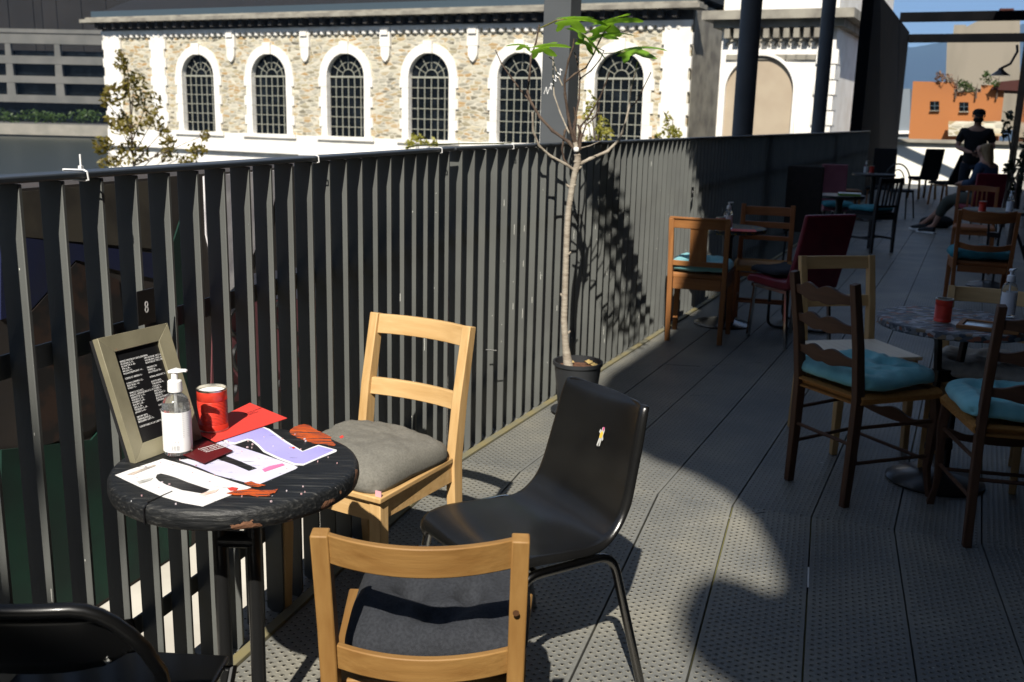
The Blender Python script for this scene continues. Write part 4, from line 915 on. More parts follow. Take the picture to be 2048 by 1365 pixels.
# soap dispenser bottle
def bottle(label, X, Y, Z, rz, s=1.0, group='pump dispenser bottles', simple=False, fill=.72):
    t = thing('dispenser_bottle', label, 'bottle', (X, Y, Z), rz, group)
    mb = MB(); pr = [(.0, .001), (.027, .0), (.0305, .004), (.031, .012), (.031, .112), (.0295, .121), (.024, .132), (.017, .139), (.0135, .142), (.0135, .150)]
    mb.lathe([(a * s, b * s) for a, b in pr], 40, caps=False); mb.build('body', M_clear, t)
    mb = MB(); mb.lathe([(a * s, b * s) for a, b in [(.0, .003), (.0285, .004), (.0297, .012), (.0297, .108 * fill / .72), (0, .1082 * fill / .72)]], 40, caps=False); mb.build('liquid', M_gel, t)
    mb = MB(); ns = 40; vs = []; fs = []
    for k in range(ns + 1):
        q = radians(-125 + 250 * k / ns); 
        for z in (.012, .104): vs.append((.0318 * s * sin(q), -.0318 * s * cos(q), z * s))
    for k in range(ns): fs.append((2 * k, 2 * k + 2, 2 * k + 3, 2 * k + 1))
    mb.add(vs, fs); mb.build('label', M_label, t)
    mb = MB(); mb.lathe([(a * s, b * s) for a, b in [(0, .146), (.016, .146), (.0165, .150), (.0155, .170), (.013, .172), (.0075, .173), (.0070, .188), (0, .189)]], 28)
    mb.rsweep([(-.011 * s, .0, .191 * s), (0, 0, .194 * s), (.014 * s, 0, .194 * s), (.026 * s, 0, .196 * s), (.031 * s, 0, .1945 * s)], [.017 * s, .018 * s, .013 * s, .010 * s, .008 * s], [.006 * s, .009 * s, .007 * s, .005 * s, .004 * s], side=(0, 1, 0))
    mb.tube([(0, 0, .02 * s), (0, 0, .148 * s)], .0028 * s, 8); mb.build('pump', M_white, t, bevel=.0008)
    return t
bp_ = G(357, 908, TZ)
bt = bottle('clear pump dispenser bottle with blank white label on the black painted table', bp_.x, bp_.y, TZ + .0008, radians(-12), .98)
# small print on the label: two hazard diamonds and a bar strip
mb = MB()
for q0 in (12, 26):
    a = radians(q0 + 2)
    for k in range(4):
        q1, q2 = [(0, 1), (1, 0), (0, -1), (-1, 0)][k], [(0, 1), (1, 0), (0, -1), (-1, 0)][(k + 1) % 4]
        f = lambda p: (.0319 * sin(a + p[0] * .13), -.0319 * cos(a + p[0] * .13), .036 + p[1] * .0042)
        mb.tube([f(q1), f(q2)], .00035, 4)
for k in range(9):
    a = radians(8 + k * 3.6); mb.tube([(.0319 * sin(a), -.0319 * cos(a), .017), (.0319 * sin(a), -.0319 * cos(a), .028)], .0003 + .0004 * (k % 3 == 0), 4)
for k in range(14):
    z = .046 + k * .0042; mb.tube([(.0319 * sin(radians(52)), -.0319 * cos(radians(52)), z), (.0319 * sin(radians(82)), -.0319 * cos(radians(82)), z)], .0003, 4)
mb.build('label_print', mat('grey_print', (.35, .35, .36), .6), bt)

def can(label, X, Y, Z, s=1.0, group='red tin cans on the tables', fill=True):
    t = thing('tin_can', label, 'can', (X, Y, Z), 0, group); R_, H_ = .0335 * s, .098 * s; pr = [(0, 0), (R_ * .97, 0), (R_ * 1.02, .002), (R_, .005)]
    z = .016 * s; pr.append((R_, z))
    while z < .070 * s: pr += [(R_ - .0018, z + .0014 * s), (R_, z + .0028 * s)]; z += .0033 * s
    pr += [(R_, H_ * .95)]
    mb = MB(); mb.lathe(pr, 44, caps=False); mb.build('body', M_red, t, ang=60)
    mb = MB(); mb.lathe([(R_, H_ * .95), (R_ * 1.03, H_ * .965), (R_ * 1.03, H_), (R_ * .96, H_), (R_ * .95, H_ * .9), (R_ * .95, .01)], 44, caps=False); mb.lathe([(R_ * .99, .0002), (R_ * 1.035, .0008), (R_ * 1.03, .004), (R_, .0045)], 44, caps=False); mb.build('rim', M_tin, t)
    if fill: mb = MB(); mb.lathe([(0, H_ * .80), (R_ * .5, H_ * .84), (R_ * .8, H_ * .93), (R_ * .90, H_ * .93), (R_ * .94, H_ * .80)], 20, caps=False); mb.build('filling', M_paper, t)
    return t
cp = G(427, 862, TZ)
can('ribbed red tin can with white contents next to the dispenser bottle on the black table', cp.x, cp.y, TZ + .005, 1.04)

# framed menu leaning against the fence
BL = G(272, 928, TZ) + Vector((0, 0, .001)); al = radians(63.3); tl = radians(19); FWd, FHt = .197, .279
fr = thing('picture_frame', 'tilted brass-grey frame holding a black drinks menu, leaning on the railing', 'frame', BL, 0)
rt = Vector((cos(al), sin(al), 0)); bk_ = Vector((-sin(al), cos(al), 0)); up = Vector((0, 0, cos(tl))) + bk_ * sin(tl); nn_ = rt.cross(up)
fr.matrix_world = Matrix(((rt.x, up.x, nn_.x, BL.x), (rt.y, up.y, nn_.y, BL.y), (rt.z, up.z, nn_.z, BL.z), (0, 0, 0, 1)))
bw = .036; o_ = [(0, 0), (FWd, 0), (FWd, FHt), (0, FHt)]; i_ = [(bw, bw), (FWd - bw, bw), (FWd - bw, FHt - bw), (bw, FHt - bw)]
for k in range(4):
    q = [o_[k], o_[(k + 1) % 4], i_[(k + 1) % 4], i_[k]]
    mb = MB(); vs = [(a, b, -.018) for a, b in q] + [(q[0][0], q[0][1], 0), (q[1][0], q[1][1], 0), (q[2][0], q[2][1], -.004), (q[3][0], q[3][1], -.004)]
    mb.hexa(vs[:4], vs[4:]); mb.build('moulding', M_frame, fr, bevel=.0008)
mb = MB(); mb.box((FWd / 2, FHt / 2, -.0125), (FWd - 2 * bw + .004, FHt - 2 * bw + .004, .003)); cd = mb.build('menu_card', M_ink, fr)
mb = MB(); mb.box((FWd / 2, FHt / 2, -.024), (FWd - .002, FHt - .002, .010)); mb.build('back_board', M_blackcloth, fr)
mb = MB(); mb.hexa([(FWd / 2 - .02, FHt * .62, -.03), (FWd / 2 + .02, FHt * .62, -.03), (FWd / 2 + .02, .03, -.10), (FWd / 2 - .02, .03, -.10)], [(FWd / 2 - .02, FHt * .62, -.027), (FWd / 2 + .02, FHt * .62, -.027), (FWd / 2 + .02, .03, -.096), (FWd / 2 - .02, .03, -.096)]); mb.build('easel_back', M_blackcloth, fr)
ML = "BIERES PRESSION 25CL/50CL\nBLONDE 5.-/7.-\nBLANCHE 6.-/8.-\nIPA 6.-/8.-\nPICON +1.-\nPANACHE/MONT +1.-\n\nCIDRE ET BIERES 6.-\n\nLONG DRINKS 12.-\nRED BULL +2.-\nMAXI +1.-\n\nSPIRITS 2CL/4CL\nPASTIS, LIMONCELLO 5.-/7.-\nABSINTHE 5.-/9.-\nVODKA 5.-/9.-\nWHISKY 5.-/9.-\nRHUM 5.-/9.-\nGIN 5.-/9.-\nTEQUILA 5.-/9.-\nJAGER 5.-/9.-\n\nSIROPS 30CL\nGRENADINE 2.-\nBERLINER LUFT 5.-\n\nCOCKTAILS A LA CARTE 13.-"
MR = "VINS\nVIN ROUGE 10CL 4.-\nVIN BLANC 10CL 4.-\nBOUTEILLE 75CL 28.-\n\nPROSECCO\nVERRE 6.-\nBOUTEILLE 35.-\n\nEVIAN, BADOIT 5.-\n\nSOFTS 30CL\nTHE FROID 4.-\nCOLA 4.-\nTONIC 4.-\nMATE 5.-\nRED BULL 5.-\nSIROP 3.-\nJUS DE POMME 4.-\nLIMONADE 4.-\n\nCAFE, THE 3.-\n\nCHOCOLAT 4.-\nCAPPUCCINO 4.-\n\nEAU PLATE 2.-\nMENTHE 2.-"
for bd, x in ((ML, bw + .010), (MR, bw + .076)):
    text_mesh('menu_text', bd, .0056, M_txtw, cd, mw_=Matrix.Translation((x, FHt - bw - .026, -.0102)), space=.98, ext=.0001)

# number plate 8 on the fence
np_ = on_plane(292, 614, (near(0, .012).x, near(0, .012).y), HN)[0]
pl8 = thing('number_plate', 'small black table number plate reading 8, fixed to the railing above the framed menu', 'sign', np_, -HN + pi / 2)
mb = MB(); mb.box((0, 0, 0), (.062, .003, .080)); mb.build('plate', M_ink, pl8, bevel=.0008)
text_mesh('numeral', '8', .040, M_txtw, pl8, 'CENTER', mw_=Matrix(((.75, 0, 0, 0), (0, 0, 1, -.0018), (0, 1, 0, -.014), (0, 0, 0, 1))), ext=.0002)
np2 = on_plane(1385, 385, (far(0, .012).x, far(0, .012).y), HF)[0]
pl9 = thing('number_plate', 'tiny black table number plate reading 9 far along the railing', 'sign', np2, -HF + pi / 2)
mb = MB(); mb.box((0, 0, 0), (.062, .003, .080)); mb.build('plate', M_ink, pl9, bevel=.0008)
text_mesh('numeral', '9', .040, M_txtw, pl9, 'CENTER', mw_=Matrix(((.75, 0, 0, 0), (0, 0, 1, -.0018), (0, 1, 0, -.014), (0, 0, 0, 1))), ext=.0002)

# chair A : sunlit pine chair
wood_chair('pine_chair', 'sunlit pale pine chair with two back slats beside the black painted table', -.431, 2.919, radians(150), PINE, hf=.182, hr=.178, ht=.182, yf=.19, yr=-.225, ys=-.20, yt=-.275, H=.868, sh=.445,
           leg=.040, post=(.032, .044), slats=((.835, .062, 'plain', .028), (.632, .055, 'plain', .022)), seat='board', apron=.065, stretch=())
ca_ = cushion('sunlit grey linen cushion with pink tag on the pale pine chair', .41, .42, .135, M_grey, (-.440, 2.895, .448), radians(150), seed=1, pinch=.03, sag=.01)
mb = MB(); mb.box((-.196, .19, .022), (.020, .003, .020)); mb.build('care_tag', mat('pink_tag', (.75, .38, .42), .7), ca_)

# chair C : foreground pine chair
chC = wood_chair('pine_chair', 'orange varnished pine chair nearest the camera, seen from behind at the bottom edge', -.150, 1.885, radians(-.5), PINE2, hf=.180, hr=.168, ht=.176, yf=.17, yr=-.22, ys=-.20, yt=-.262, H=.80, sh=.44,
           leg=.036, post=(.032, .036), slats=((.768, .060, 'plain', .050), (.535, .052, 'plain', .045)), seat='board', apron=.05)
ck = cushion('charcoal linen cushion on the nearest varnished pine chair', .37, .42, .14, M_char, (-.135, 1.930, .457), radians(-.5), tufts=[(-.33, -.1), (.33, -.1), (0, -.55)], seed=2, pinch=.01, n=50)
kn = MB(); kn.lathe([(0, 0), (.006, 0), (.006, .0006), (0, .0006)], 14); o = kn.build('wood_knot', mat('knot_brown', (.07, .03, .01), .6), chC)
o.matrix_local = Matrix.Translation((.171, -.262, .655)) @ Matrix.Rotation(pi / 2, 4, 'X')

# chair B : black plastic shell chair on chrome legs
sb = thing('shell_chair', 'black moulded plastic shell chair on chrome tube legs in the sun', 'chair', (.035, 2.544, 0), radians(123))
prof = [(.215, .392), (.222, .415), (.205, .437), (.16, .447), (.08, .440), (0, .428), (-.07, .424), (-.125, .432), (-.165, .458), (-.19, .50), (-.205, .56), (-.22, .63), (-.238, .70), (-.256, .755), (-.266, .778), (-.280, .786)]
def lerp_prof(s):
    i = min(int(s), len(prof) - 2); f = s - i; return prof[i][0] * (1 - f) + prof[i + 1][0] * f, prof[i][1] * (1 - f) + prof[i + 1][1] * f
NS, NU = 60, 40; vs = []
for a in range(NS + 1):
    s = a / NS * (len(prof) - 1); y, z = lerp_prof(s)
    sm = 0; cnt = 0
    ys_, zs_ = 0, 0
    for dd_ in (-.8, -.4, 0, .4, .8):
        q = min(max(s + dd_, 0), len(prof) - 1 - 1e-6); yy, zz_ = lerp_prof(q); ys_ += yy; zs_ += zz_; cnt += 1
    y, z = ys_ / cnt, zs_ / cnt
    f = s / (len(prof) - 1)
    hw = .205 + .015 * sin(min(f / .6, 1) * pi) - .028 * max(0, (f - .62) / .38)
    if f < .10: hw *= sqrt(max(0.0, 1 - ((.10 - f) / .10) ** 2 * .30))
    if f > .95: hw *= sqrt(max(0.0, 1 - ((f - .95) / .05) ** 2 * .16))
    seatf = max(0, 1 - abs(f - .35) / .35); backf = max(0, (f - .5) / .5)
    for b in range(NU + 1):
        u = -1 + 2 * b / NU; x = hw * u; e = abs(u)
        dz = .018 * seatf * (e ** 2.2); dy = .035 * backf * e ** 2 + .02 * (1 - abs(f - .52) * 4 if abs(f - .52) < .25 else 0) * e ** 2
        lip = max(0, e - .93) / .07
        dz -= .022 * lip ** 1.5 * max(0, min(1, (.62 - f) * 6)); dyl = -.022 * lip ** 1.5 * max(0, min(1, (f - .45) * 6))
        vs.append((x - .026, y + dy + dyl, z + dz))
fs = [(a * (NU + 1) + b, a * (NU + 1) + b + 1, (a + 1) * (NU + 1) + b + 1, (a + 1) * (NU + 1) + b) for a in range(NS) for b in range(NU)]
mb = MB(); mb.add(vs, fs); shell = mb.build('shell', M_black, sb, ang=70)
sm_ = shell.modifiers.new('thick', 'SOLIDIFY'); sm_.thickness = .006; sm_.offset = -1
sm2 = shell.modifiers.new('sub', 'SUBSURF'); sm2.levels = 1; sm2.render_levels = 1
def bend(p0, p1, p2, r=.05, n=6):
    p0, p1, p2 = map(Vector, (p0, p1, p2)); a = p1 + (p0 - p1).normalized() * r; b = p1 + (p2 - p1).normalized() * r
    return [(1 - t) ** 2 * a + 2 * t * (1 - t) * p1 + t * t * b for t in [k / n for k in range(n + 1)]]
for s_ in (-1, 1):
    fF = (s_ * .255, .215, 0); fT = (s_ * .235, .150, .405); rT = (s_ * .235, -.135, .405); rF = (s_ * .265, -.235, 0)
    mb = MB(); mb.tube([fF] + bend(fF, fT, rT, .055) + bend(fT, rT, rF, .055) + [rF], .0122, 14); mb.build('side_frame', M_chrome if s_ > 0 else M_dchrome, sb)
    mb = MB()
    for y_ in (-.075, .10): mb.tube([(s_ * .235, y_, .403), (s_ * .10, y_, .418)], .008, 8)
    mb.build('seat_strut', M_dchrome, sb)
# worn sticker on the backrest: a small generic patch of pink, yellow and white blobs
st = MB()
sp = [(-.005, .0), (.006, .002), (.0105, .010), (.007, .020), (.009, .028), (.004, .038), (-.004, .041), (-.009, .035), (-.007, .026), (-.0115, .018), (-.010, .008)]
def shell_pt(x, z, off):
    y = -.238 + (z - .70) * -.33 + .035 * .75 * ((x + .026) / .17) ** 2; return (x, y + off, z)
def stick(pts, m, off, z0, x0):
    mb = MB(); mb.add([shell_pt(x0 + a, z0 + b, off) for a, b in pts] + [shell_pt(x0 + a, z0 + b, off - .0006) for a, b in pts], [tuple(range(len(pts))), tuple(reversed(range(len(pts), 2 * len(pts))))]); return mb.build('sticker', m, sb)
STZ, STX = .655, -.060
stick([(a * .9, b) for a, b in [(-.007, -.016), (-.002, -.018), (-.001, -.004), (.004, -.020), (.009, -.016), (.007, .002), (.008, .014), (.015, .018), (.013, .026), (.006, .022), (.005, .032), (-.004, .034), (-.009, .026), (-.008, .012), (-.014, .004), (-.011, -.002), (-.006, .004)]], mat('sticker_white', (.5, .5, .47), .5), .0065, STZ, STX)
stick([(-.006, .006), (.005, .004), (.006, .016), (.001, .024), (-.006, .018)], mat('sticker_yellow', (.75, .5, .06), .5), .0075, STZ, STX)
stick([(-.006, .026), (.001, .027), (.001, .034), (-.005, .035)], mat('sticker_pink', (.6, .10, .25), .5), .0078, STZ, STX)

# chair D : black folding chair bottom left
fd = thing('folding_chair', 'glossy black metal folding chair cut off at the bottom left corner', 'chair', (-.750, 1.615, 0), radians(-3))
M_gb = mat('gloss_black_paint', (.004, .004, .004), .35, coat=.25, spec=.3)
bwid = .205; zt_, zb_ = .80, .655
mb = MB(); n = 30; vs = []; fs = []
for k in range(n + 1):
    u = -1 + 2 * k / n; y = -.23 - .045 * (1 - u * u); th_ = (1 - abs(u) ** 5)
    for z in [zb_ + .02 + .0 * u + (1 - th_) * .05, zb_ + .05, (zt_ + zb_) / 2, zt_ - .03, zt_ - .012 - (1 - th_) * .05]:
        vs.append((u * bwid, y + (.006 if z < zb_ + .03 or z > zt_ - .02 else 0) - (z - .72) * .25, z))
for k in range(n):
    for q in range(4): a = k * 5 + q; fs.append((a, a + 1, a + 6, a + 5))
mb.add(vs, fs); bk2 = mb.build('backrest', M_gb, fd); m_ = bk2.modifiers.new('th', 'SOLIDIFY'); m_.thickness = .003
mb = MB(); pts = [(-.225, -.10, .30), (-.225, -.205, .66)]
for k in range(25):
    u = -1 + 2 * k / 24; e = abs(u); pts.append((u * .222, -.23 - .048 * (1 - u * u) - .02, zt_ - .075 * max(0, (e - .55) / .45) ** 2.2))
pts += [(.225, -.205, .66), (.225, -.10, .30), (.225, .18, .0)]; pts = [(-.225, .18, 0)] + pts
mb.tube(pts, .0115, 12); mb.build('frame_tube', M_gb, fd)
mb = MB(); mb.tube([(-.205, -.22, 0), (-.205, .17, .44), (.205, .17, .44), (.205, -.22, 0)], .010, 10); mb.tube([(-.205, -.17, .05), (.205, -.17, .05)], .008, 8); mb.tube([(-.225, .12, .07), (.225, .12, .07)], .008, 8); mb.build('leg_tube', M_gb, fd)
mb = MB(); mb.prism([(-.20, -.16), (.20, -.16), (.19, .20), (-.19, .20)], .435, .452); mb.build('seat', M_gb, fd, bevel=.008, seg=3)
mb = MB(); mb.lathe([(0, 0), (.006, 0), (.005, .003), (0, .004)], 12); rv_ = mb.build('rivet', M_chrome, fd); rv_.matrix_local = Matrix.Translation((.17, -.262, .71)) @ Matrix.Rotation(pi / 2, 4, 'X')

# zip ties and cord on the top rail
def rail_tie(px, py, lab, tail=False, h=HN, w_=.0016):
    p, t = on_plane(px, py, K, h); base = near(t, 0) if h == HN else far(t, 0); c = base; u = nrm(h); o = thing('cable_tie', lab, 'cable tie', (c.x, c.y, 1.368), -h, 'white cable ties on the top rail')
    mb = MB(); a, b = .0085, -.068; pts = [(a, 0, .0165), (a, .003, -.002), (a - .01, .006, -.004), (b + .01, .022, -.004), (b, .022, .0), (b, .018, .0165), (a - .01, .002, .0185), (a, 0, .015)]
    mb.tube(pts, .0020, 6); 
    if tail: mb.tube([(-.02, .016, .018), (-.02, .016, .05)], .0022, 6); mb.box((-.02, .016, .022), (.008, .008, .008))
    mb.build('strap', M_white, o); return o
rail_tie(168, 352, 'white cable tie with upright tail on the rail at the far left', True)
rail_tie(632, 314, 'white cable tie round the rail above the fins left of the framed gap', False)
rail_tie(880, 297, 'white cable tie at the left end of the thin green cord on the rail', False)
rail_tie(1024, 292, 'white cable tie at the right end of the thin green cord on the rail', False, HF)
mb = MB(); pts = []
for x, y in ((812, 296), (830, 292), (850, 290), (880, 289), (920, 288), (960, 288), (1000, 289), (1022, 291)):
    p, t = on_plane(x, y, (near(0, -.05).x, near(0, -.05).y), HN) if x < 905 else on_plane(x, y, (far(0, -.05).x, far(0, -.05).y), HF); pts.append((p.x, p.y, max(p.z, 1.388)))
mb.tube(pts, .003, 6); tag(mb.build('cord', mat('olive_cord', (.10, .11, .02), .7)), 'thin olive green cord lying along the top rail left of the fig tree', 'cord')
mb = MB(); p = on_plane(972, 700, (far(0, .01).x, far(0, .01).y), HF)[0]; mb.tube([p, p + nrm(HF) * .05 + along(HF) * .01], .003, 6); tag(mb.build('rail_hook', M_chrome), 'small shiny metal pin sticking out of the fins above the pine chair', 'hook')

# ================================================================== potted fig tree
FXp, FYp = .345, 5.02
fp = thing('potted_fig_tree', 'young fig tree with a few green leaves in a black plastic pot by the railing', 'tree', (FXp, FYp, 0))
def FP(x, y, dy=0.0): p = at_depth(x, y, FYp + dy); return Vector((p.x - FXp, dy, p.z))
mb = MB(); mb.lathe([(.085, .015), (.095, .02), (.122, .262), (.130, .264), (.130, .282), (.120, .282), (.117, .24), (.0, .24)], 40, caps=False); pot = mb.build('pot', M_pot, fp)
mb = MB(); mb.lathe([(0, .002), (.115, .002), (.135, .022), (.130, .024), (.112, .008), (0, .008)], 40, caps=False); mb.build('saucer', M_pot, fp)
mb = MB(); mb.lathe([(0, .256), (.06, .254), (.117, .246)], 24, caps=False); mb.build('soil', M_soil, pot)
for k, (a, r_) in enumerate(((.6, .07), (-.3, .085), (2.5, .05))):
    mb = MB(); c = Vector((r_ * cos(a), r_ * sin(a), .262)); mb.add([c + Vector((cos(q) * .022 * (1 + .4 * (i % 2)), sin(q) * .018, .008 * (i % 3))) for i, q in enumerate([j * pi / 4 for j in range(8)])], [tuple(range(8))]); mb.build('fallen_leaf', mat('dry_leaf', (.5, .36, .14), .8), pot)
tr = MB()
tp = [(1137, 738, 13), (1131, 690, 8.6), (1128, 640, 8), (1130, 580, 7.6), (1132, 520, 7.4), (1134, 460, 7.4), (1137, 420, 7.2), (1144, 375, 7.4), (1150, 345, 7.4), (1156, 325, 8.5), (1154, 300, 6.5), (1150, 285, 6)]
tpts = [FP(x, y) for x, y, _ in tp]; tpts[0].z = .24
tr.tube(tpts, [.82 * r_ * FYp / FPX for _, _, r_ in tp], 14)
for i in range(2, 10):
    c = (tpts[i] + tpts[i + 1]) / 2; rr = .82 * tp[i][2] * FYp / FPX; c.z += random.uniform(-.03, .03); c.x += random.uniform(-.001, .001); tr.tube([c - Vector((0, 0, .005)), c, c + Vector((0, 0, .005))], [rr * .9, rr * 1.06, rr * .9], 14)
tr.build('trunk', M_bark, fp)
K2 = FYp / FPX
# uneven scars and short spurs on the trunk
mb = MB()
for z_, a_ in ((.42, .4), (.61, 2.2), (.83, -.9), (1.05, 1.2), (1.17, 3.0), (1.26, -.3)):
    i = min(range(len(tpts)), key=lambda k: abs(tpts[k].z - z_)); j = min(i + 1, len(tpts) - 1); f_ = 0 if tpts[j].z == tpts[i].z else (z_ - tpts[i].z) / (tpts[j].z - tpts[i].z); c = tpts[i].lerp(tpts[j], max(-.5, min(1, f_))); d_ = Vector((cos(a_), sin(a_) * .6, .5)).normalized(); mb.tube([c, c + d_ * .022, c + d_ * .032 + Vector((0, 0, .004))], [.007, .006, .0045], 7)
mb.build('spur', M_bark, fp)
def branch(pts, r0_, r1_, m=M_twig, dys=None):
    n_ = len(pts); P0 = []
    for i, (x, y) in enumerate(pts):
        dy = (dys[0] + (dys[1] - dys[0]) * i / (n_ - 1)) if dys else 0; P0.append(FP(x, y, dy))
    # densify with slight knobbliness
    Q_ = []; R_ = []
    for i in range(n_ - 1):
        for k in range(4):
            f = k / 4; Q_.append(P0[i].lerp(P0[i + 1], f)); R_.append(.78 * K2 * (r0_ + (r1_ - r0_) * (i + f) / (n_ - 1)) * (1.25 if k == 0 else 1))
    Q_.append(P0[-1]); R_.append(K2 * r1_)
    mb = MB(); mb.tube(Q_, R_, 8); mb.build('branch', m, fp)
branch([(1150, 300), (1138, 285), (1105, 262), (1080, 235), (1062, 205), (1055, 185), (1059, 150), (1062, 115), (1072, 85), (1079, 50)], 4.2, 1.8, dys=(0, .15))
branch([(1062, 205), (1045, 185), (1022, 155), (1003, 128), (991, 101)], 2.4, 1.2, dys=(.08, .2))
branch([(1148, 340), (1130, 328), (1100, 312), (1078, 292), (1066, 262), (1065, 225)], 3.6, 2.4, M_bark, dys=(0, -.12))
branch([(1160, 328), (1180, 318), (1215, 303), (1238, 280), (1250, 250), (1258, 215), (1262, 175), (1270, 148), (1275, 125)], 4.2, 1.5, M_bark, dys=(0, .1))
branch([(1256, 220), (1272, 205), (1285, 180), (1302, 145)], 2, 1.0, dys=(.07, .12))
branch([(1150, 290), (1142, 262), (1136, 230), (1130, 190), (1129, 160), (1137, 120), (1146, 95), (1148, 78)], 4, 1.6, dys=(0, -.05))
branch([(1130, 165), (1150, 148), (1172, 136), (1188, 108), (1197, 85), (1205, 70)], 2.4, 1.4, dys=(-.03, .1))
branch([(1152, 288), (1148, 250), (1158, 200), (1160, 155), (1155, 125), (1149, 105)], 3, 1.2, dys=(0, .08))
branch([(1160, 158), (1182, 142), (1200, 120), (1208, 102), (1184, 92)], 1.8, 0.9, dys=(.08, .14))
branch([(1155, 292), (1160, 255), (1180, 230), (1200, 195), (1212, 165), (1219, 145)], 2.8, 1.2, dys=(0, -.1))
branch([(1160, 285), (1172, 250), (1190, 235), (1200, 205)], 2.2, 1.2, dys=(0, .12))
branch([(1150, 285), (1135, 260), (1120, 225), (1108, 190), (1106, 150), (1106, 105)], 2.2, 1.2, M_bark, dys=(0, .1))
branch([(1125, 172), (1113, 145), (1106, 120)], 1.4, 1.0, M_bark, dys=(-.02, .06))
branch([(1148, 275), (1136, 255), (1130, 262), (1124, 300), (1128, 320), (1146, 340)], 3.2, 2.0, dys=(.03, .03))
branch([(1156, 298), (1180, 292), (1200, 283)], 1.6, 1.0, M_bark, dys=(0, -.08))
branch([(1148, 300), (1146, 270), (1152, 240), (1148, 215)], 5, 2.0, dys=(.02, .0))
branch([(1158, 300), (1162, 270), (1156, 250)], 5, 2.2, dys=(-.02, .02))
mb = MB(); c = FP(1153, 299, -.02); mb.lathe([(0, .012), (.014, .008), (.016, 0), (.012, -.01), (0, -.012)], 12, c); mb.build('pruned_stub', M_paper, fp)
def figleaf(px, py, dy, size, yaw, pitch, roll, curl=.25):
    # palmate, deeply lobed outline
    lobes = [(-110, .62), (-52, .86), (0, 1.0), (52, .86), (110, .62)]; out = []
    for k in range(97):
        a = -150 + 300 * k / 96; r_ = .38
        for la, lr in lobes: r_ = max(r_, lr * math.exp(-((a - la) / 21) ** 2))
        r_ *= 1 + .03 * sin(a * .9); out.append((r_ * sin(radians(a)) , r_ * cos(radians(a)) ))
    R_ = Matrix.Rotation(radians(yaw), 3, 'Z') @ Matrix.Rotation(radians(pitch), 3, 'X') @ Matrix.Rotation(radians(roll), 3, 'Y'); c = FP(px, py, dy); vs = [c]; rings = 4
    for q in range(1, rings + 1):
        for x, y in out:
            x_, y_ = x * q / rings, y * q / rings; z_ = -curl * (x_ * x_ + y_ * y_) * .8 + .05 * sin(abs(x_) * 9) * .6; vs.append(c + R_ @ (Vector((x_, y_, z_)) * size))
    n_ = len(out); fs = [(0, 1 + k, 2 + k) for k in range(n_ - 1)]
    for q in range(rings - 1):
        o = 1 + q * n_
        for k in range(n_ - 1): fs.append((o + k, o + k + n_, o + k + n_ + 1, o + k + 1))
    mb = MB(); mb.add(vs, fs); mb.build('leaf', M_figleaf, fp, norm=False, ang=180)
figleaf(1135, 40, .0, .19, -85, 6, -12, .30)
figleaf(1160, 66, -.05, .15, -60, -22, 20, .35)
figleaf(1170, 84, .05, .13, -100, -24, 10, .35)
figleaf(1205, 50, .1, .20, -80, 18, -20, .3)
figleaf(1195, 72, .15, .18, -95, 14, 8, .3)
figleaf(1078, 96, -.05, .15, -88, 14, -16, .3)
figleaf(1255, 102, .1, .20, -86, 16, 14, .35)
figleaf(1050, 92, -.1, .09, 80, 10, 10, .3)
mb = MB(); mb.tube([FP(1079, 57, .15), FP(1095, 50, .1), FP(1114, 41, .0), FP(1140, 37)], .0035, 6); mb.tube([FP(1208, 108, .14), FP(1230, 106, .12), FP(1258, 102, .1)], .0022, 6); mb.tube([FP(1098, 115, 0), FP(1106, 120, .04)], .0022, 6); mb.tube([FP(1196, 90, .1), FP(1210, 62, .1), FP(1222, 52, .1)], .0028, 6)
mb.build('leaf_stalks', M_yelleaf, fp)

# unseen leaves added overhead, set along the sun rays to shadow the fence
cr = MB(); random.seed(11)
shp = [(1205, 345), (1228, 360), (1200, 372), (1222, 400), (1240, 385), (1205, 420), (1225, 440), (1245, 430), (1215, 460), (1238, 470), (1255, 455), (1222, 490), (1248, 500), (1262, 515), (1232, 525), (1252, 545), (1268, 560), (1240, 570), (1262, 590), (1275, 600), (1228, 610), (1248, 625), (1270, 640), (1284, 655), (1240, 655), (1262, 680), (1285, 690), (1215, 640), (1225, 665), (1195, 395), (1190, 420), (1378, 300), (1392, 350), (1400, 400), (1410, 440), (1420, 470), (1432, 520), (1395, 330), (1260, 480), (1272, 535), (1285, 620)]
cpts = []
for x, y in shp:
    p = fpt(x, y) - TRAVEL * 4.6; cpts.append(p)
    for _ in range(4):
        q = p + Vector((random.gauss(0, .035), random.gauss(0, .06), random.gauss(0, .035))); a = Vector((random.gauss(0, .5), random.gauss(-.3, .5), 1)).normalized(); b = a.orthogonal().normalized(); b.rotate(Matrix.Rotation(random.uniform(0, 6.28), 3, a)); c = a.cross(b); s = random.uniform(.018, .040)
        cr.add([q - b * s, q - b * s * .3 + c * s * .6, q + b * s * .6 + c * s * .4, q + b * s, q + b * s * .4 - c * s * .5, q - b * s * .4 - c * s * .6], [(0, 1, 2, 3, 4, 5)])
cpt = thing('shadow_leaves', 'unseen leaves added above the terrace to cast leaf shadows on the railing', 'plant', (0, 0, 0))
cr.build('leaves', M_greenleaf, cpt, norm=False)
mb = MB(); cs = sorted(cpts, key=lambda p: p.z)
for a, b in zip(cs[:-1:2], cs[2::2]):
    if (a - b).length < .5: mb.tube([a, (a + b) / 2 + Vector((.02, 0, .01)), b], .004, 5)
top_ = cs[-1]; mb.tube([top_, Vector((top_.x + .3, top_.y - .2, ZS))], .006, 6); mb.build('stems', M_twig, cpt)

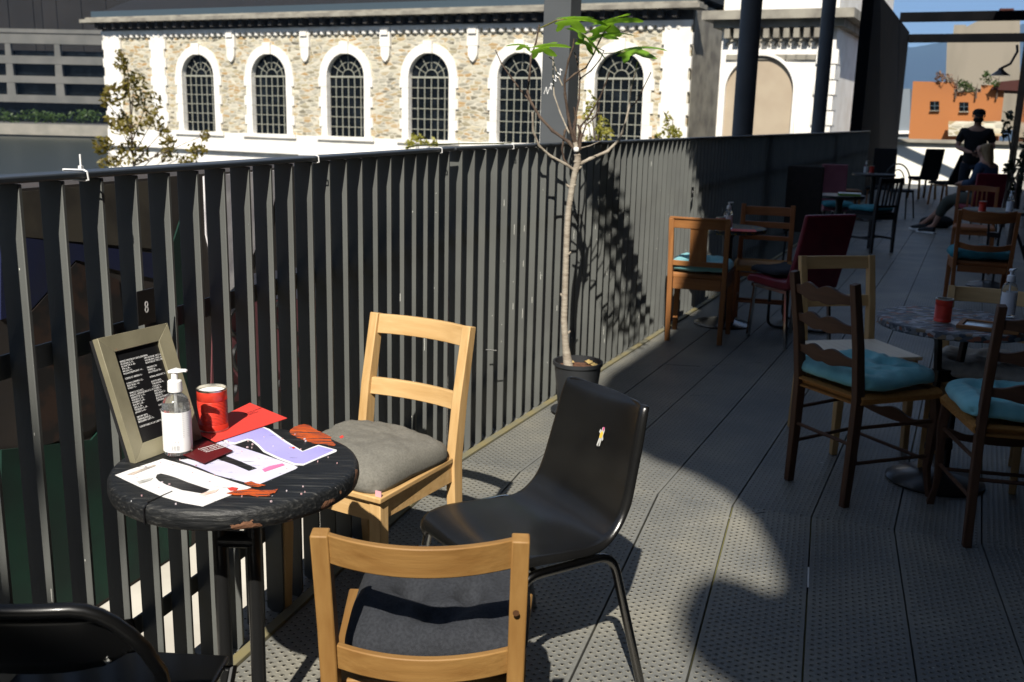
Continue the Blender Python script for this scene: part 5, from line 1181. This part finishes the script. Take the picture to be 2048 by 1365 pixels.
# ================================================================== second table by the fence
def terrazzo(name, cols, sc=160):
    m = mat(name, cols[0], .55, spec=.3); t = m.node_tree; b = t.nodes['Principled BSDF']; c = t.nodes.new('ShaderNodeTexCoord')
    mp = t.nodes.new('ShaderNodeMapping'); mp.inputs['Scale'].default_value = (.45, 1, 1); mp.inputs['Rotation'].default_value = (.5, .3, .6)
    v = t.nodes.new('ShaderNodeTexVoronoi'); v.inputs['Scale'].default_value = sc; v.inputs['Randomness'].default_value = 1; t.links.new(c.outputs['Object'], mp.inputs[0]); t.links.new(mp.outputs[0], v.inputs['Vector'])
    s = t.nodes.new('ShaderNodeSeparateXYZ'); t.links.new(v.outputs['Color'], s.inputs[0])
    n = len(cols); r = ramp(t, s.outputs[0], [(i / (n - 1), cc) for i, cc in enumerate(cols)]); r.node.color_ramp.interpolation = 'CONSTANT'
    t.links.new(r, b.inputs['Base Color']); return m
M_terr = terrazzo('recycled_chip_top', [(.30, .30, .32), (0.05, 0.055, 0.06), (0.16, 0.17, 0.18), (.09, .10, .12), (.28, .10, .06), (.07, .08, .10), (.34, .34, .36), (.12, .12, .13), (.20, .15, .10), (.05, .06, .08), (.55, .52, .50)], 70)
M_terr2 = terrazzo('dark_mosaic_top', [(.05, .055, .06), (.10, .11, .12), (.07, .075, .08), (.30, .22, .04), (.06, .065, .07), (.16, .16, .17)], 110)
def pedestal_table(label, X, Y, R_, Z, m, twin=False, basr=.21, name='round_table', group=None, chrome=False, rz=0):
    t = thing(name, label, 'table', (X, Y, 0), rz, group)
    mb = MB(); mb.lathe([(0, Z - .032), (R_ - .006, Z - .032), (R_, Z - .027), (R_, Z - .004), (R_ - .004, Z), (0, Z)], 72, caps=False); mb.build('table_top', m, t)
    mb = MB()
    if twin:
        for s in (-1, 1): mb.rsweep([(s * .075, 0, Z - .035), (s * .06, 0, Z - .10), (s * .045, 0, Z - .26), (s * .045, 0, .05)], .022, .03)
        mb.box((0, 0, Z - .24), (.12, .05, .05)); mb.box((0, 0, .16), (.12, .03, .03))
    else: mb.lathe([(.05, Z - .034), (.045, Z - .06), (.037, Z - .09), (.037, .04)], 24)
    mb.build('pedestal', M_blackmetal, t, bevel=.003 if twin else 0)
    mb = MB(); mb.lathe([(0, 0), (basr, 0), (basr * 1.02, .008), (basr * .92, .020), (basr * .4, .045), (.05, .055), (0, .056)], 48, caps=False); mb.build('base_plate', M_dchrome if chrome else M_blackmetal, t)
    return t
pedestal_table('small round table with dark mosaic top between the splat-back chair and the railing', 1.60, 7.45, .275, .74, M_terr2, chrome=True)
wood_chair('splat_back_chair', 'brown wooden chair with wide central splat and teal cushion, by the railing', 1.323, 6.963, radians(-18), OAK, hf=.19, hr=.18, ht=.19, yf=.2, yr=-.20, ys=-.20, yt=-.25, H=.865, sh=.45,
           leg=.040, post=(.034, .040), slats=((.835, .075, 'plain', .018), (.868, .014, 'over', .022), (.555, .035, 'plain', .014)), seat='pad', seatm=OAK('x'), apron=.075, splat=(.555, .81, .058))
cushion('teal cushion tied on the splat-back chair by the railing', .43, .42, .11, M_teal, (1.323, 6.965, .487), radians(-18), seed=4, tufts=[(-.35, -.2), (.35, -.2)], pinch=.0)
wood_chair('ladder_back_chair', 'orange pine chair with three back slats against the railing, behind the small mosaic table', 1.893, 7.504, radians(165), RUST, hf=.19, hr=.19, ht=.185, yf=.2, yr=-.20, ys=-.20, yt=-.25, H=.89, sh=.45,
           leg=.036, post=(.036, .036), slats=((.84, .065, 'plain', .01), (.735, .045, 'plain', .01), (.635, .035, 'plain', .01)), seat='rush', apron=.03, stretch=(('side', .2, .010), ('front', .2, .010), ('rear', .15, .010)))
b1 = G(1455, 459, .74); bottle('pump bottle with white label on the small mosaic table by the railing', b1.x, b1.y, .741, radians(-10), 1.0)
c1 = G(1440, 462, .74); can('red tin can half hidden behind the splat-back chair on the mosaic table', c1.x, c1.y, .741)
def flat_sheet(px, w, d, rz, z, m, label, name='menu_sheet', cat='menu', th=.002, at=None):
    g = G(px[0], px[1], z) if at is None else Vector((at[0], at[1], z)); mb = MB(); mb.box((0, 0, th / 2), (w, d, th)); return tag(mb.build(name, m, loc=(g.x, g.y, z), rz=rz), label, cat)
flat_sheet((1475, 461), .26, .15, radians(-8), .7415, M_redpaper, 'red menu sheet lying on the small mosaic table by the railing')

# upholstered chair builder
def panel_chair(name, label, X, Y, th, m, H=.92, sh=.46, w=.42, legm=None, rake=.10, thk=.05, legw=.022, seatth=.06, roundleg=False, group=None, taper=0.0):
    t = thing(name, label, 'chair', (X, Y, 0), th, group); legm = legm or M_chrome
    mb = MB(); n = 12; pts = []
    for k in range(n + 1):
        f = k / n; pts.append((0, -.20 - rake * f ** 1.2 - .015 * sin(f * pi), sh - .05 + (H - sh + .05) * f))
    mb.rsweep(pts, [w * (1 - taper * k / n) for k in range(n + 1)], [thk * (1 - .35 * k / n) for k in range(n + 1)], side=(1, 0, 0)); mb.build('backrest', m, t, bevel=.012, seg=3)
    mb = MB(); pts = [(0, -.20, sh - .03), (0, -.05, sh - .035), (0, .12, sh - .028), (0, .21, sh - .03), (0, .235, sh - .05)]
    mb.rsweep(pts, w, [seatth, seatth, seatth, seatth * .85, seatth * .5], side=(1, 0, 0)); mb.build('seat', m, t, bevel=.012, seg=3)
    for sx in (-1, 1):
        for sy in (-1, 1):
            mb = MB(); p = [(sx * (w / 2 - .03), sy * .17, sh - .06), (sx * (w / 2 - .02), sy * .20 - (.02 if sy < 0 else 0), 0)]
            if roundleg: mb.tube(p, legw / 2, 10)
            else: mb.rsweep(p, legw, legw)
            mb.build('leg', legm, t, bevel=.002 if not roundleg else 0)
    mb = MB()
    for sx in (-1, 1): mb = MB(); mb.box((sx * (w / 2 - .02), 0, sh - .075), (.018, .38, .022)); mb.build('seat_rail', legm, t)
    return t
panel_chair('upholstered_chair', 'burgundy leather chair on square chrome legs facing the small mosaic table', 1.956, 6.926, radians(24), M_burg, H=.925, w=.42, rake=.135, legw=.022)
cushion('charcoal cushion lying on the burgundy leather chair by the railing', .34, .34, .07, M_char, (1.90, 7.03, .462), radians(24), seed=5)
# bent black cantilever frame lying behind the burgundy chair
cf = thing('cantilever_chair', 'black tube cantilever chair frame mostly hidden behind the burgundy chair', 'chair', (2.20, 7.45, 0), radians(60))
mb = MB(); mb.tube([(-.2, -.2, .9), (-.2, -.2, .44)] + bend((-.2, -.2, .44), (-.2, .2, .44), (-.2, .2, .02), .06) + bend((-.2, .2, .3), (-.2, .2, .012), (-.2, -.2, .012), .06) + bend((-.2, .1, .012), (-.2, -.22, .012), (.2, -.22, .012), .06) + bend((0, -.22, .012), (.2, -.22, .012), (.2, .2, .012), .06) + bend((.2, 0, .012), (.2, .2, .012), (.2, .2, .44), .06) + bend((.2, .2, .3), (.2, .2, .44), (.2, -.2, .44), .06) + [(.2, -.2, .45), (.2, -.2, .50)], .011, 10); mb.build('frame_tube', M_blackmetal, cf)
mb = MB(); mb.box((0, 0, .455), (.40, .40, .02)); mb.build('seat', M_blackcloth, cf, bevel=.005)

# ================================================================== third table on the right
pedestal_table('round table with multicoloured recycled chip top on the right', 1.865, 4.13, .31, .72, M_terr, twin=True, basr=.20, rz=radians(10))
cc_ = G(1884, 645, .72); can('ribbed red tin can on the multicoloured chip table at the right', cc_.x, cc_.y, .7208, 1.02, fill=False)
bb_ = G(2012, 634, .72); bottle('pump bottle with side label on the multicoloured chip table at the right', bb_.x, bb_.y, .7208, radians(40), 1.05, fill=.58)
mt = G(1960, 655, .72)
mf = thing('framed_menu', 'wooden framed menu lying flat on the multicoloured chip table', 'frame', (mt.x + .03, mt.y - .02, .7205), radians(-32))
mb = MB(); w2, d2 = .21, .15
for s in (-1, 1): mb.box((0, s * d2 / 2, .008), (w2 + .02, .02, .016)); mb.box((s * w2 / 2, 0, .008), (.02, d2 - .02, .016))
mb.build('moulding', OAK('x'), mf, bevel=.002); mb = MB(); mb.box((0, 0, .006), (w2 - .02, d2 - .02, .006)); mb.build('glazing', mat('glazed_paper', (.25, .30, .32), .12), mf)
flat_sheet(None, .13, .09, radians(12), .7235, M_paper, 'white and red folded flyer on the chip table beside the red can', at=(mt.x - .035, mt.y + .045))
flat_sheet(None, .09, .09, radians(28), .7262, M_redpaper, 'small red flyer on top of the white one on the chip table', at=(mt.x + .02, mt.y + .05))
LADKW = dict(hf=.205, hr=.165, ht=.170, yf=.20, yr=-.20, ys=-.185, yt=-.265, H=.92, sh=.45, leg=.034, post=(.030, .040), slats=((.855, .085, 'wavy', .030), (.735, .080, 'wavy', .028), (.600, .080, 'wavy', .024)),
             seat='rush', apron=0, stretch=(('side', .33, .008), ('side', .18, .008), ('front', .16, .008), ('frontwave', .30, .008), ('rear', .26, .008)), cabriole=True)
wood_chair('ladder_back_chair', 'dark rush-seated ladder-back chair with teal cushion, the one wholly in view on the right', 1.470, 4.035, radians(-64), DARK, **LADKW)
cushion('teal tufted cushion on the fully visible dark ladder-back chair', .45, .43, .125, M_teal, (1.482, 4.055, .470), radians(-64), tufts=T9, seed=6, pinch=-.03, n=60)
wood_chair('ladder_back_chair', 'dark rush-seated ladder-back chair with teal cushion cut by the right edge', 1.905, 3.60, radians(-12), DARK, **LADKW)
cushion('teal tufted cushion on the dark ladder-back chair cut by the right edge', .45, .43, .125, M_teal, (1.905, 3.615, .470), radians(-12), tufts=T9, seed=8, pinch=-.03, n=60)
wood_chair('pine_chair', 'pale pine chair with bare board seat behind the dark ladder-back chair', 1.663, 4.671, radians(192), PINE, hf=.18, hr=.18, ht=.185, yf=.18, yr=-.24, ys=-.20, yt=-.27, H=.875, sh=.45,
           leg=.036, post=(.034, .040), slats=((.842, .062, 'plain', .008), (.655, .055, 'plain', .008)), seat='board', seatm=wood('lightened_pine', (.80, .70, .54), (.70, .58, .42), 'y'), apron=.06)  # same pine, seat colour brightened in place of light falling on it
wood_chair('pine_chair', 'low pine chair with curved slat behind the chip table at the right edge', 2.06, 4.235, radians(152), PINE, hf=.18, hr=.168, ht=.176, yf=.17, yr=-.22, ys=-.20, yt=-.262, H=.80, sh=.44,
           leg=.036, post=(.032, .036), slats=((.765, .065, 'plain', .035), (.60, .05, 'plain', .03)), seat='board', apron=.05)
cushion('cream tufted cushion on the low pine chair behind the chip table', .42, .40, .13, M_cream, (2.07, 4.22, .46), radians(152), tufts=T9, seed=9, pinch=0)

# ================================================================== fourth table group on the right, farther back
def by_top(px, py, z, th, yt):
    g = G(px, py, z); return g.x + yt * sin(th), g.y - yt * cos(th)
th_ = radians(-20); X_, Y_ = by_top(1979, 424, .88, th_, -.25)
wood_chair('curved_back_chair', 'orange-brown chair with two curved back rails and dark teal cushion at the right edge', X_, Y_, th_, RUST, hf=.21, hr=.19, ht=.205, yf=.21, yr=-.24, ys=-.20, yt=-.25, H=.885, sh=.45,
           leg=.034, post=(.030, .036), slats=((.84, .085, 'bowtop', .05), (.60, .045, 'bowtop', .04)), seat='pad', seatm=RUST('x'), apron=.05)
cushion('dark teal cushion overhanging the curved-back orange chair', .47, .44, .13, M_dteal, (X_, Y_ + .02, .485), th_, tufts=T4, seed=10, pinch=-.03)
tg = G(1962, 572); pedestal_table('dark round table behind the curved-back orange chair', tg.x + .06, tg.y, .30, .74, M_terr2, twin=True, basr=.2, rz=radians(-24))
g = G(1964, 424, .74); can('red tin can on the dark round table behind the curved-back chair', g.x, g.y, .741)
g = G(2018, 426, .74); bottle('pump bottle on the dark round table at the right edge', g.x, g.y, .741, .3, 1.0)
th_ = radians(156); X_, Y_ = by_top(1957, 374, .88, th_, -.26)
wood_chair('spindle_back_chair', 'orange-brown chair with vertical back spindles beyond the dark round table', X_, Y_, th_, RUST, H=.885, sh=.45, leg=.034, post=(.034, .036), hr=.19, ht=.19, slats=((.855, .05, 'crest', .03), (.60, .03, 'plain', .02)), seat='pad', seatm=RUST('x'), apron=.05, spind=(.60, .84, 5, .09, .018))

# group along the fence, farther back
panel_chair('upholstered_chair', 'high-backed dark brown box chair, nearest of the far group by the railing', 3.06, 10.55, radians(-24), M_brown, H=1.08, w=.36, thk=.09, rake=.03, legm=M_blackmetal)
panel_chair('upholstered_chair', 'dusty pink chair beyond the dark brown box chair by the railing', 4.18, 13.15, radians(170), M_pink, H=.98, w=.33, thk=.05, rake=.05, legm=M_blackmetal)
cushion('dark teal cushion on the dusty pink chair', .40, .40, .09, M_dteal, (4.17, 12.98, .46), radians(170), seed=12)
pedestal_table('small dark table holding menus beside the dark brown box chair', 3.60, 11.15, .27, .74, M_blackmetal)
g = G(1697, 391, .742); flat_sheet(None, .22, .16, radians(-10), .742, mat('lime_folder', (.18, .35, .04), .6), 'lime green folder under a white menu on the far dark table', at=(g.x, g.y - .02), th=.018)
flat_sheet(None, .24, .17, radians(-16), .762, M_paper, 'white menu lying on the lime folder on the far dark table', at=(g.x + .01, g.y), th=.006)
wood_chair('spindle_back_chair', 'black spindle-back chair with dark teal cushion in the far group', 4.327, 12.124, radians(26.8), EBON, H=.90, sh=.45, leg=.036, post=(.034, .038), hr=.17, ht=.17, yt=-.25, slats=((.865, .06, 'plain', .01), (.56, .03, 'plain', .01)), seat='pad', seatm=M_blackcloth, apron=.05, spind=(.56, .84, 4, .09, .022), stretch=(('sidebox', .17, .012), ('mid', .17, .012)))
cushion('dark teal cushion on the black spindle-back chair', .42, .42, .09, M_dteal, (4.31, 12.15, .485), radians(26.8), seed=13)
g = G(1748, 348, .74); pedestal_table('far round table with a bottle and red can against the dark panel wall', g.x, g.y, .33, .74, M_blackmetal)
q = G(1731, 347, .74); bottle('small distant pump bottle on the far table by the dark panel wall', q.x, q.y, .741, 0, 1.0)
q = G(1743, 346, .74); can('small distant red can on the far table by the dark panel wall', q.x, q.y, .741, 1.1)
th_ = radians(100); X_, Y_ = by_top(1722, 306, .92, th_, -.25)
wood_chair('pine_chair', 'shaded brown wooden chair by the railing, left of the distant bottle', 5.35, 16.3, radians(-100), OAK, H=.90)
panel_chair('upholstered_chair', 'black high-backed box chair against the dark panel wall', 6.36, 17.6, radians(150), M_blackcloth, H=1.10, w=.38, thk=.08, rake=.03, legm=OAK('z'))
panel_chair('upholstered_chair', 'tall black chair on pale wooden legs before the white wall, left one', 8.55, 21.2, radians(10), M_blackcloth, H=1.04, w=.42, thk=.05, rake=.14, legm=PINE2('z'), legw=.035)
panel_chair('upholstered_chair', 'tilted black chair before the white wall, beside the standing waiter', 8.35, 19.6, radians(30), M_blackcloth, H=.98, w=.42, thk=.05, rake=.22, legm=OAK('z'), legw=.03)
# bentwood chair
bw_ = thing('bentwood_chair', 'round-backed bentwood chair with dark seat in front of the white wall', 'chair', (6.35, 16.6, 0), radians(-40))
mb = MB(); mb.tube([(-.19, -.18, .45)] + [(-.20 * cos(pi * k / 14), -.22, .62 + .27 * sin(pi * k / 14)) for k in range(15)] + [(.19, -.18, .45)], .013, 8); mb.tube([(-.12 * cos(pi * k / 10), -.21, .55 + .25 * sin(pi * k / 10)) for k in range(11)], .010, 8); mb.build('back_hoop', M_blackmetal, bw_)
mb = MB(); mb.lathe([(0, .435), (.20, .435), (.21, .45), (.20, .465), (0, .462)], 30, caps=False); mb.build('seat', M_blackcloth, bw_)
for sx in (-1, 1):
    for sy in (-1, 1): mb = MB(); mb.tube([(sx * .15, sy * .15, .44), (sx * .19, sy * .20, 0)], [.016, .012], 8); mb.build('leg', M_blackmetal, bw_)

# ================================================================== people
def skin(name, joints, bones, m, parent=None, sub=2, root=0):
    me = bpy.data.meshes.new(name); me.from_pydata([Vector(j[:3]) for j in joints], bones, []); me.materials.append(m)
    o = bpy.data.objects.new(name, me); COL.objects.link(o)
    if parent: o.parent = parent
    sk = o.modifiers.new('skin', 'SKIN'); sk.use_smooth_shade = True; sk.use_x_symmetry = False
    lay = me.skin_vertices[0] if me.skin_vertices else None
    if lay is None:
        bm = bmesh.new(); bm.from_mesh(me); bm.verts.layers.skin.verify(); bm.to_mesh(me); bm.free(); lay = me.skin_vertices[0]
    for i, j in enumerate(joints):
        rr = j[3] if isinstance(j[3], tuple) else (j[3], j[3]); lay.data[i].radius = rr; lay.data[i].use_root = (i == root)
    sm = o.modifiers.new('sub', 'SUBSURF'); sm.levels = sub; sm.render_levels = sub
    # bake so that the object is a plain mesh
    bpy.context.view_layer.update(); dg = bpy.context.evaluated_depsgraph_get(); nm = bpy.data.meshes.new_from_object(o.evaluated_get(dg))
    o.modifiers.clear(); o.data = nm
    for p in nm.polygons: p.use_smooth = True
    return o
def chain(n): return [(i, i + 1) for i in range(n - 1)]
def fingers(w, d, up_, s=1.0, curl=.5):
    # hand as extra joints: palm + 4 unequal fingers + thumb from the side of the palm
    w = Vector(w); d = Vector(d).normalized(); side = d.cross(Vector(up_)).normalized(); nrm_ = side.cross(d).normalized(); J = []; Bn = []
    J.append((*(w + d * .045 * s), (.034 * s, .016 * s))); J.append((*(w + d * .085 * s), (.036 * s, .014 * s))); Bn += [(-1, 0), (0, 1)]
    for k, (off, L) in enumerate(((-.030, .068), (-.010, .078), (.011, .073), (.030, .057))):
        b = w + d * .09 * s + side * off * s; j = len(J)
        J.append((*b, .009 * s)); J.append((*(b + (d * (1 - curl * .3) - nrm_ * curl * .5) * L * .5 * s), .0085 * s)); J.append((*(b + (d * (1 - curl * .75) - nrm_ * curl) * L * s), .007 * s)); Bn += [(1, j), (j, j + 1), (j + 1, j + 2)]
    j = len(J); b = w + d * .035 * s - side * .032 * s
    J.append((*b, .011 * s)); J.append((*(b + d * .03 * s - side * .022 * s - nrm_ * .015 * s), .010 * s)); J.append((*(b + d * .058 * s - side * .018 * s - nrm_ * .03 * s), .008 * s)); Bn += [(0, j), (j, j + 1), (j + 1, j + 2)]
    return J, Bn
def add_hand(J, B, wrist, d, up_, s=1.0, curl=.5):
    o = len(J); hj, hb_ = fingers(J[wrist][:3], d, up_, s, curl); J += hj
    for a, b in hb_: B.append((wrist if a == -1 else a + o, b + o))
def face(parent, c, f, r_, s=1.0, eyes=True):
    # nose, lips, eyes, ears on a head centred at c looking along f
    c = Vector(c); f = Vector(f).normalized(); rr = Vector(r_).normalized(); u = rr.cross(f)
    mb = MB(); mb.hexa([c + f * .088 * s + rr * a * .016 * s + u * -.028 * s + f * b for a, b in ((-1, 0), (1, 0), (.5, .022 * s), (-.5, .022 * s))], [c + f * .085 * s + rr * a * .007 * s + u * .018 * s + f * b for a, b in ((-1, 0), (1, 0), (.5, .006), (-.5, .006))]); mb.build('nose', M_skin, parent, bevel=.004)
    mb = MB(); mb.tube([c + f * .083 * s + rr * x * s + u * (-.052 + abs(x) * -.05) * s for x in (-.024, -.01, .01, .024)], [.003, .006, .006, .003], 6); mb.build('mouth', mat('lips', (.3, .1, .09), .5), parent)
    for q in (-1, 1):
        mb = MB(); mb.lathe([(0, -.011 * s), (.009 * s, -.006 * s), (.011 * s, 0), (.009 * s, .006 * s), (0, .011 * s)], 10, c + f * .078 * s + rr * q * .032 * s + u * .008 * s, caps=False); mb.build('eye', M_ink, parent)
        mb = MB(); e = c + rr * q * .078 * s - f * .005; mb.tube([e + u * .028 * s, e + u * .012 * s + rr * q * .012 * s - f * .008, e - u * .012 * s + rr * q * .010 * s, e - u * .028 * s], [.006, .011, .010, .005], 6); mb.build('ear', M_skin, parent)

# waiter, standing, head bent towards the seated guest
wh = ray(1955, 252); wy = 16.6; wx = wy * wh.x / wh.y
wt_ = thing('person', 'person standing in black cap and black t-shirt, head bowed over a notepad', 'person', (wx, wy, 0), radians(158))
# local: +y facing
J = [(0, 0, .96, (.155, .11)), (0, 0, 1.10, (.135, .10)), (0, .01, 1.28, (.165, .115)), (0, 0, 1.44, (.15, .09)), (0, .01, 1.52, .058), (0, .05, 1.60, .06), (0, .065, 1.665, (.083, .098)), (0, .055, 1.74, (.075, .092)),
     (-.19, 0, 1.43, .056), (-.27, .01, 1.18, .043), (-.13, .24, 1.09, .030), (.19, 0, 1.43, .056), (.27, .02, 1.18, .043), (.10, .25, 1.11, .030),
     (-.10, 0, .88, .092), (-.11, .02, .50, .060), (-.12, -.02, .09, .042), (-.13, .11, .035, .035), (.10, 0, .88, .092), (.12, .0, .50, .060), (.13, -.04, .09, .042), (.15, .09, .035, .035)]
B = [(0, 1), (1, 2), (2, 3), (3, 4), (4, 5), (5, 6), (6, 7), (3, 8), (8, 9), (9, 10), (3, 11), (11, 12), (12, 13), (0, 14), (14, 15), (15, 16), (16, 17), (0, 18), (18, 19), (19, 20), (20, 21)]
add_hand(J, B, 10, (.75, .6, -.1), (0, 0, 1), 1.0, .7); add_hand(J, B, 13, (-.75, .6, -.1), (0, 0, 1), 1.0, .7)
skin('body', J, B, M_skin, wt_)
T = [(0, 0, .86, (.185, .145)), (0, 0, 1.0, (.178, .138)), (0, .005, 1.14, (.172, .134)), (0, .01, 1.28, (.19, .14)), (0, 0, 1.42, (.175, .12)), (0, .0, 1.50, .10), (-.195, 0, 1.43, .078), (-.26, .005, 1.24, .066), (.195, 0, 1.43, .078), (.26, .01, 1.24, .066)]
skin('shirt', T, [(0, 1), (1, 2), (2, 3), (3, 4), (4, 5), (4, 6), (6, 7), (4, 8), (8, 9)], M_blackcloth, wt_)
T = [(0, 0, 1.04, (.172, .135)), (-.10, 0, .86, .105), (-.11, .02, .50, .078), (-.12, -.02, .12, .06), (.10, 0, .86, .105), (.12, 0, .50, .078), (.13, -.04, .12, .06)]
skin('trousers', T, [(0, 1), (1, 2), (2, 3), (0, 4), (4, 5), (5, 6)], mat('dark_jeans', (.012, .016, .026), .9), wt_)
for s_, x, y in ((-1, -.125, .03), (1, .14, .02)):
    mb = MB(); mb.rsweep([(x, y - .09, .045), (x, y, .05), (x + s_ * .005, y + .10, .035), (x + s_ * .008, y + .16, .02)], [.075, .085, .09, .06], [.085, .08, .055, .03]); mb.build('shoe', M_blackcloth, wt_, bevel=.015, seg=3)
hc = Vector((0, .068, 1.675)); hf_ = Vector((0, .86, -.5))
face(wt_, hc, hf_, (1, 0, 0))
mb = MB(); mb.lathe([(.094, 0), (.100, .02), (.096, .055), (.07, .085), (.03, .098), (0, .1)], 24, (0, .045, 1.695), caps=False); mb.rsweep([(0, .12, 1.705), (0, .165, 1.692), (0, .20, 1.672)], [.14, .13, .09], .006); mb.build('cap', M_blackcloth, wt_)
mb = MB(); mb.lathe([(.05, -.055), (.078, -.03), (.080, .0), (.06, .012)], 20, (0, .082, 1.635)); mb.build('face_mask', M_blackcloth, wt_)
mb = MB(); mb.box((0, .36, 1.12), (.10, .14, .008), rx=.3); tag(mb.build('notepad', M_ink, loc=(wx, wy, 0), rz=radians(158)), 'small dark notepad held by the standing person', 'notepad')
# seated guest seen from behind, legs stretched to the left
gh = ray(1990, 252); gy = 13.9; gx = gy * gh.x / gh.y
panel_chair('upholstered_chair', 'dark burgundy chair on which the person in the denim jacket sits', gx - .12, gy - .05, radians(5), M_burg, H=.90, w=.42, thk=.05, rake=.06)
gt = thing('person', 'person seated in blue denim jacket with long blonde hair and checked sneakers, seen from behind', 'person', (gx, gy, 0), radians(40))
J = [(0, -.03, .55, (.16, .12)), (0, -.02, .70, (.14, .105)), (0, .02, .88, (.165, .11)), (0, .06, 1.00, (.14, .085)), (0, .09, 1.08, .052), (0, .12, 1.14, .055), (0, .13, 1.20, (.078, .092)), (0, .12, 1.265, (.07, .085)),
     (-.17, .05, .98, .050), (-.25, .10, .76, .038), (-.16, .30, .74, .027), (.17, .05, .98, .050), (.25, .12, .76, .038), (.12, .32, .76, .027),
     (-.10, .05, .53, .085), (-.14, .47, .50, .058), (-.14, .62, .12, .036), (-.15, .74, .05, .032), (.10, .05, .53, .085), (.10, .48, .52, .058), (-.02, .80, .16, .036), (-.02, .92, .07, .032)]
B = [(0, 1), (1, 2), (2, 3), (3, 4), (4, 5), (5, 6), (6, 7), (3, 8), (8, 9), (9, 10), (3, 11), (11, 12), (12, 13), (0, 14), (14, 15), (15, 16), (16, 17), (0, 18), (18, 19), (19, 20), (20, 21)]
add_hand(J, B, 10, (.7, .7, -.1), (0, 0, 1), .95, .6); add_hand(J, B, 13, (-.7, .7, -.1), (0, 0, 1), .95, .6)
skin('body', J, B, M_skin, gt)
T = [(0, -.03, .52, (.18, .14)), (0, -.02, .70, (.165, .13)), (0, .02, .88, (.185, .13)), (0, .06, 1.00, (.155, .10)), (0, .075, 1.045, .07), (-.175, .05, .98, .066), (-.25, .10, .76, .055), (-.17, .27, .74, .045), (.175, .05, .98, .066), (.25, .12, .76, .055), (.13, .29, .76, .045)]
skin('denim_jacket', T, [(0, 1), (1, 2), (2, 3), (3, 4), (3, 5), (5, 6), (6, 7), (3, 8), (8, 9), (9, 10)], M_denim, gt)
T = [(0, 0, .55, (.165, .12)), (-.10, .06, .53, .10), (-.14, .47, .50, .085), (-.14, .58, .24, .075), (.10, .06, .53, .10), (.10, .48, .52, .085), (.03, .68, .28, .075)]
skin('trousers', T, [(0, 1), (1, 2), (2, 3), (0, 4), (4, 5), (5, 6)], M_olive, gt)
for x, y, z in ((-.15, .70, .0), (-.02, .88, .02)):
    mb = MB(); mb.rsweep([(x, y - .10, .055 + z), (x, y, .055 + z), (x, y + .10, .040 + z), (x, y + .15, .03 + z)], [.07, .08, .088, .06], [.085, .075, .05, .035]); so_ = mb.build('shoe', M_ink, gt, bevel=.015, seg=3)
    mb = MB(); mb.rsweep([(x, y - .115, .013 + z), (x, y, .013 + z), (x, y + .165, .013 + z)], [.075, .088, .07], .026); mb.build('shoe_sole', M_paper, so_, bevel=.006)
    mb = MB(); mb.tube([(x + .044, y - .05, .05 + z), (x + .047, y + .02, .065 + z), (x + .045, y + .09, .035 + z)], .004, 5); mb.build('shoe_stripe', M_paper, so_)
face(gt, (0, .135, 1.205), (0, 1, -.15), (1, 0, 0))
skin('hair', [(0, .10, 1.29, (.08, .09)), (0, .08, 1.22, (.098, .10)), (0, .03, 1.12, (.095, .065)), (-.02, .0, 1.0, (.085, .05)), (-.05, -.02, .88, (.06, .035)), (-.07, -.03, .80, .02)], chain(6), M_hair, gt)
# black bag on the deck
g = G(1872, 456); bg_ = thing('black_bag', 'soft black bag lying on the deck beside the seated person', 'bag', (g.x, g.y, 0), radians(10))
mb = MB(); vs = []; n = 24
pr = []
for i in range(17):
    f = -1 + 2 * i / 16; rr_ = sqrt(max(0.001, 1 - abs(f) ** 3)); 
    for k in range(n): q_ = 2 * pi * k / n; vs.append((f * .27, .13 * rr_ * cos(q_), max(.002, .085 + .09 * rr_ * sin(q_) * (1 + .25 * noise.noise(Vector((f * 3, q_, 1)))))))
fs = [(i * n + k, i * n + (k + 1) % n, (i + 1) * n + (k + 1) % n, (i + 1) * n + k) for i in range(16) for k in range(n)] + [tuple(reversed(range(n))), tuple(range(16 * n, 17 * n))]
mb.add(vs, fs); mb.build('bag_body', M_blackcloth, bg_)
mb = MB(); mb.tube([(-.2, -.05, .14), (-.27, -.12, .12), (-.36, -.10, .02), (-.30, .02, .015), (-.22, .04, .10)], .014, 6); mb.build('strap', M_blackcloth, bg_)

# ------------------------------------------------------------------ air
hz = MB(); hz.box((1500, 3600, 500), (16000, 9000, 1020)); hz = hz.build('haze', [], norm=True)
hm = bpy.data.materials.new('haze_air'); hm.use_nodes = True; hm.node_tree.nodes.clear(); ho = hm.node_tree.nodes.new('ShaderNodeOutputMaterial'); hv = hm.node_tree.nodes.new('ShaderNodeVolumePrincipled')
hv.inputs['Color'].default_value = (.30, .52, .92, 1); hv.inputs['Density'].default_value = 1.3e-4; hm.node_tree.links.new(hv.outputs[0], ho.inputs['Volume']); hz.data.materials.append(hm); struct(hz, 'stuff')
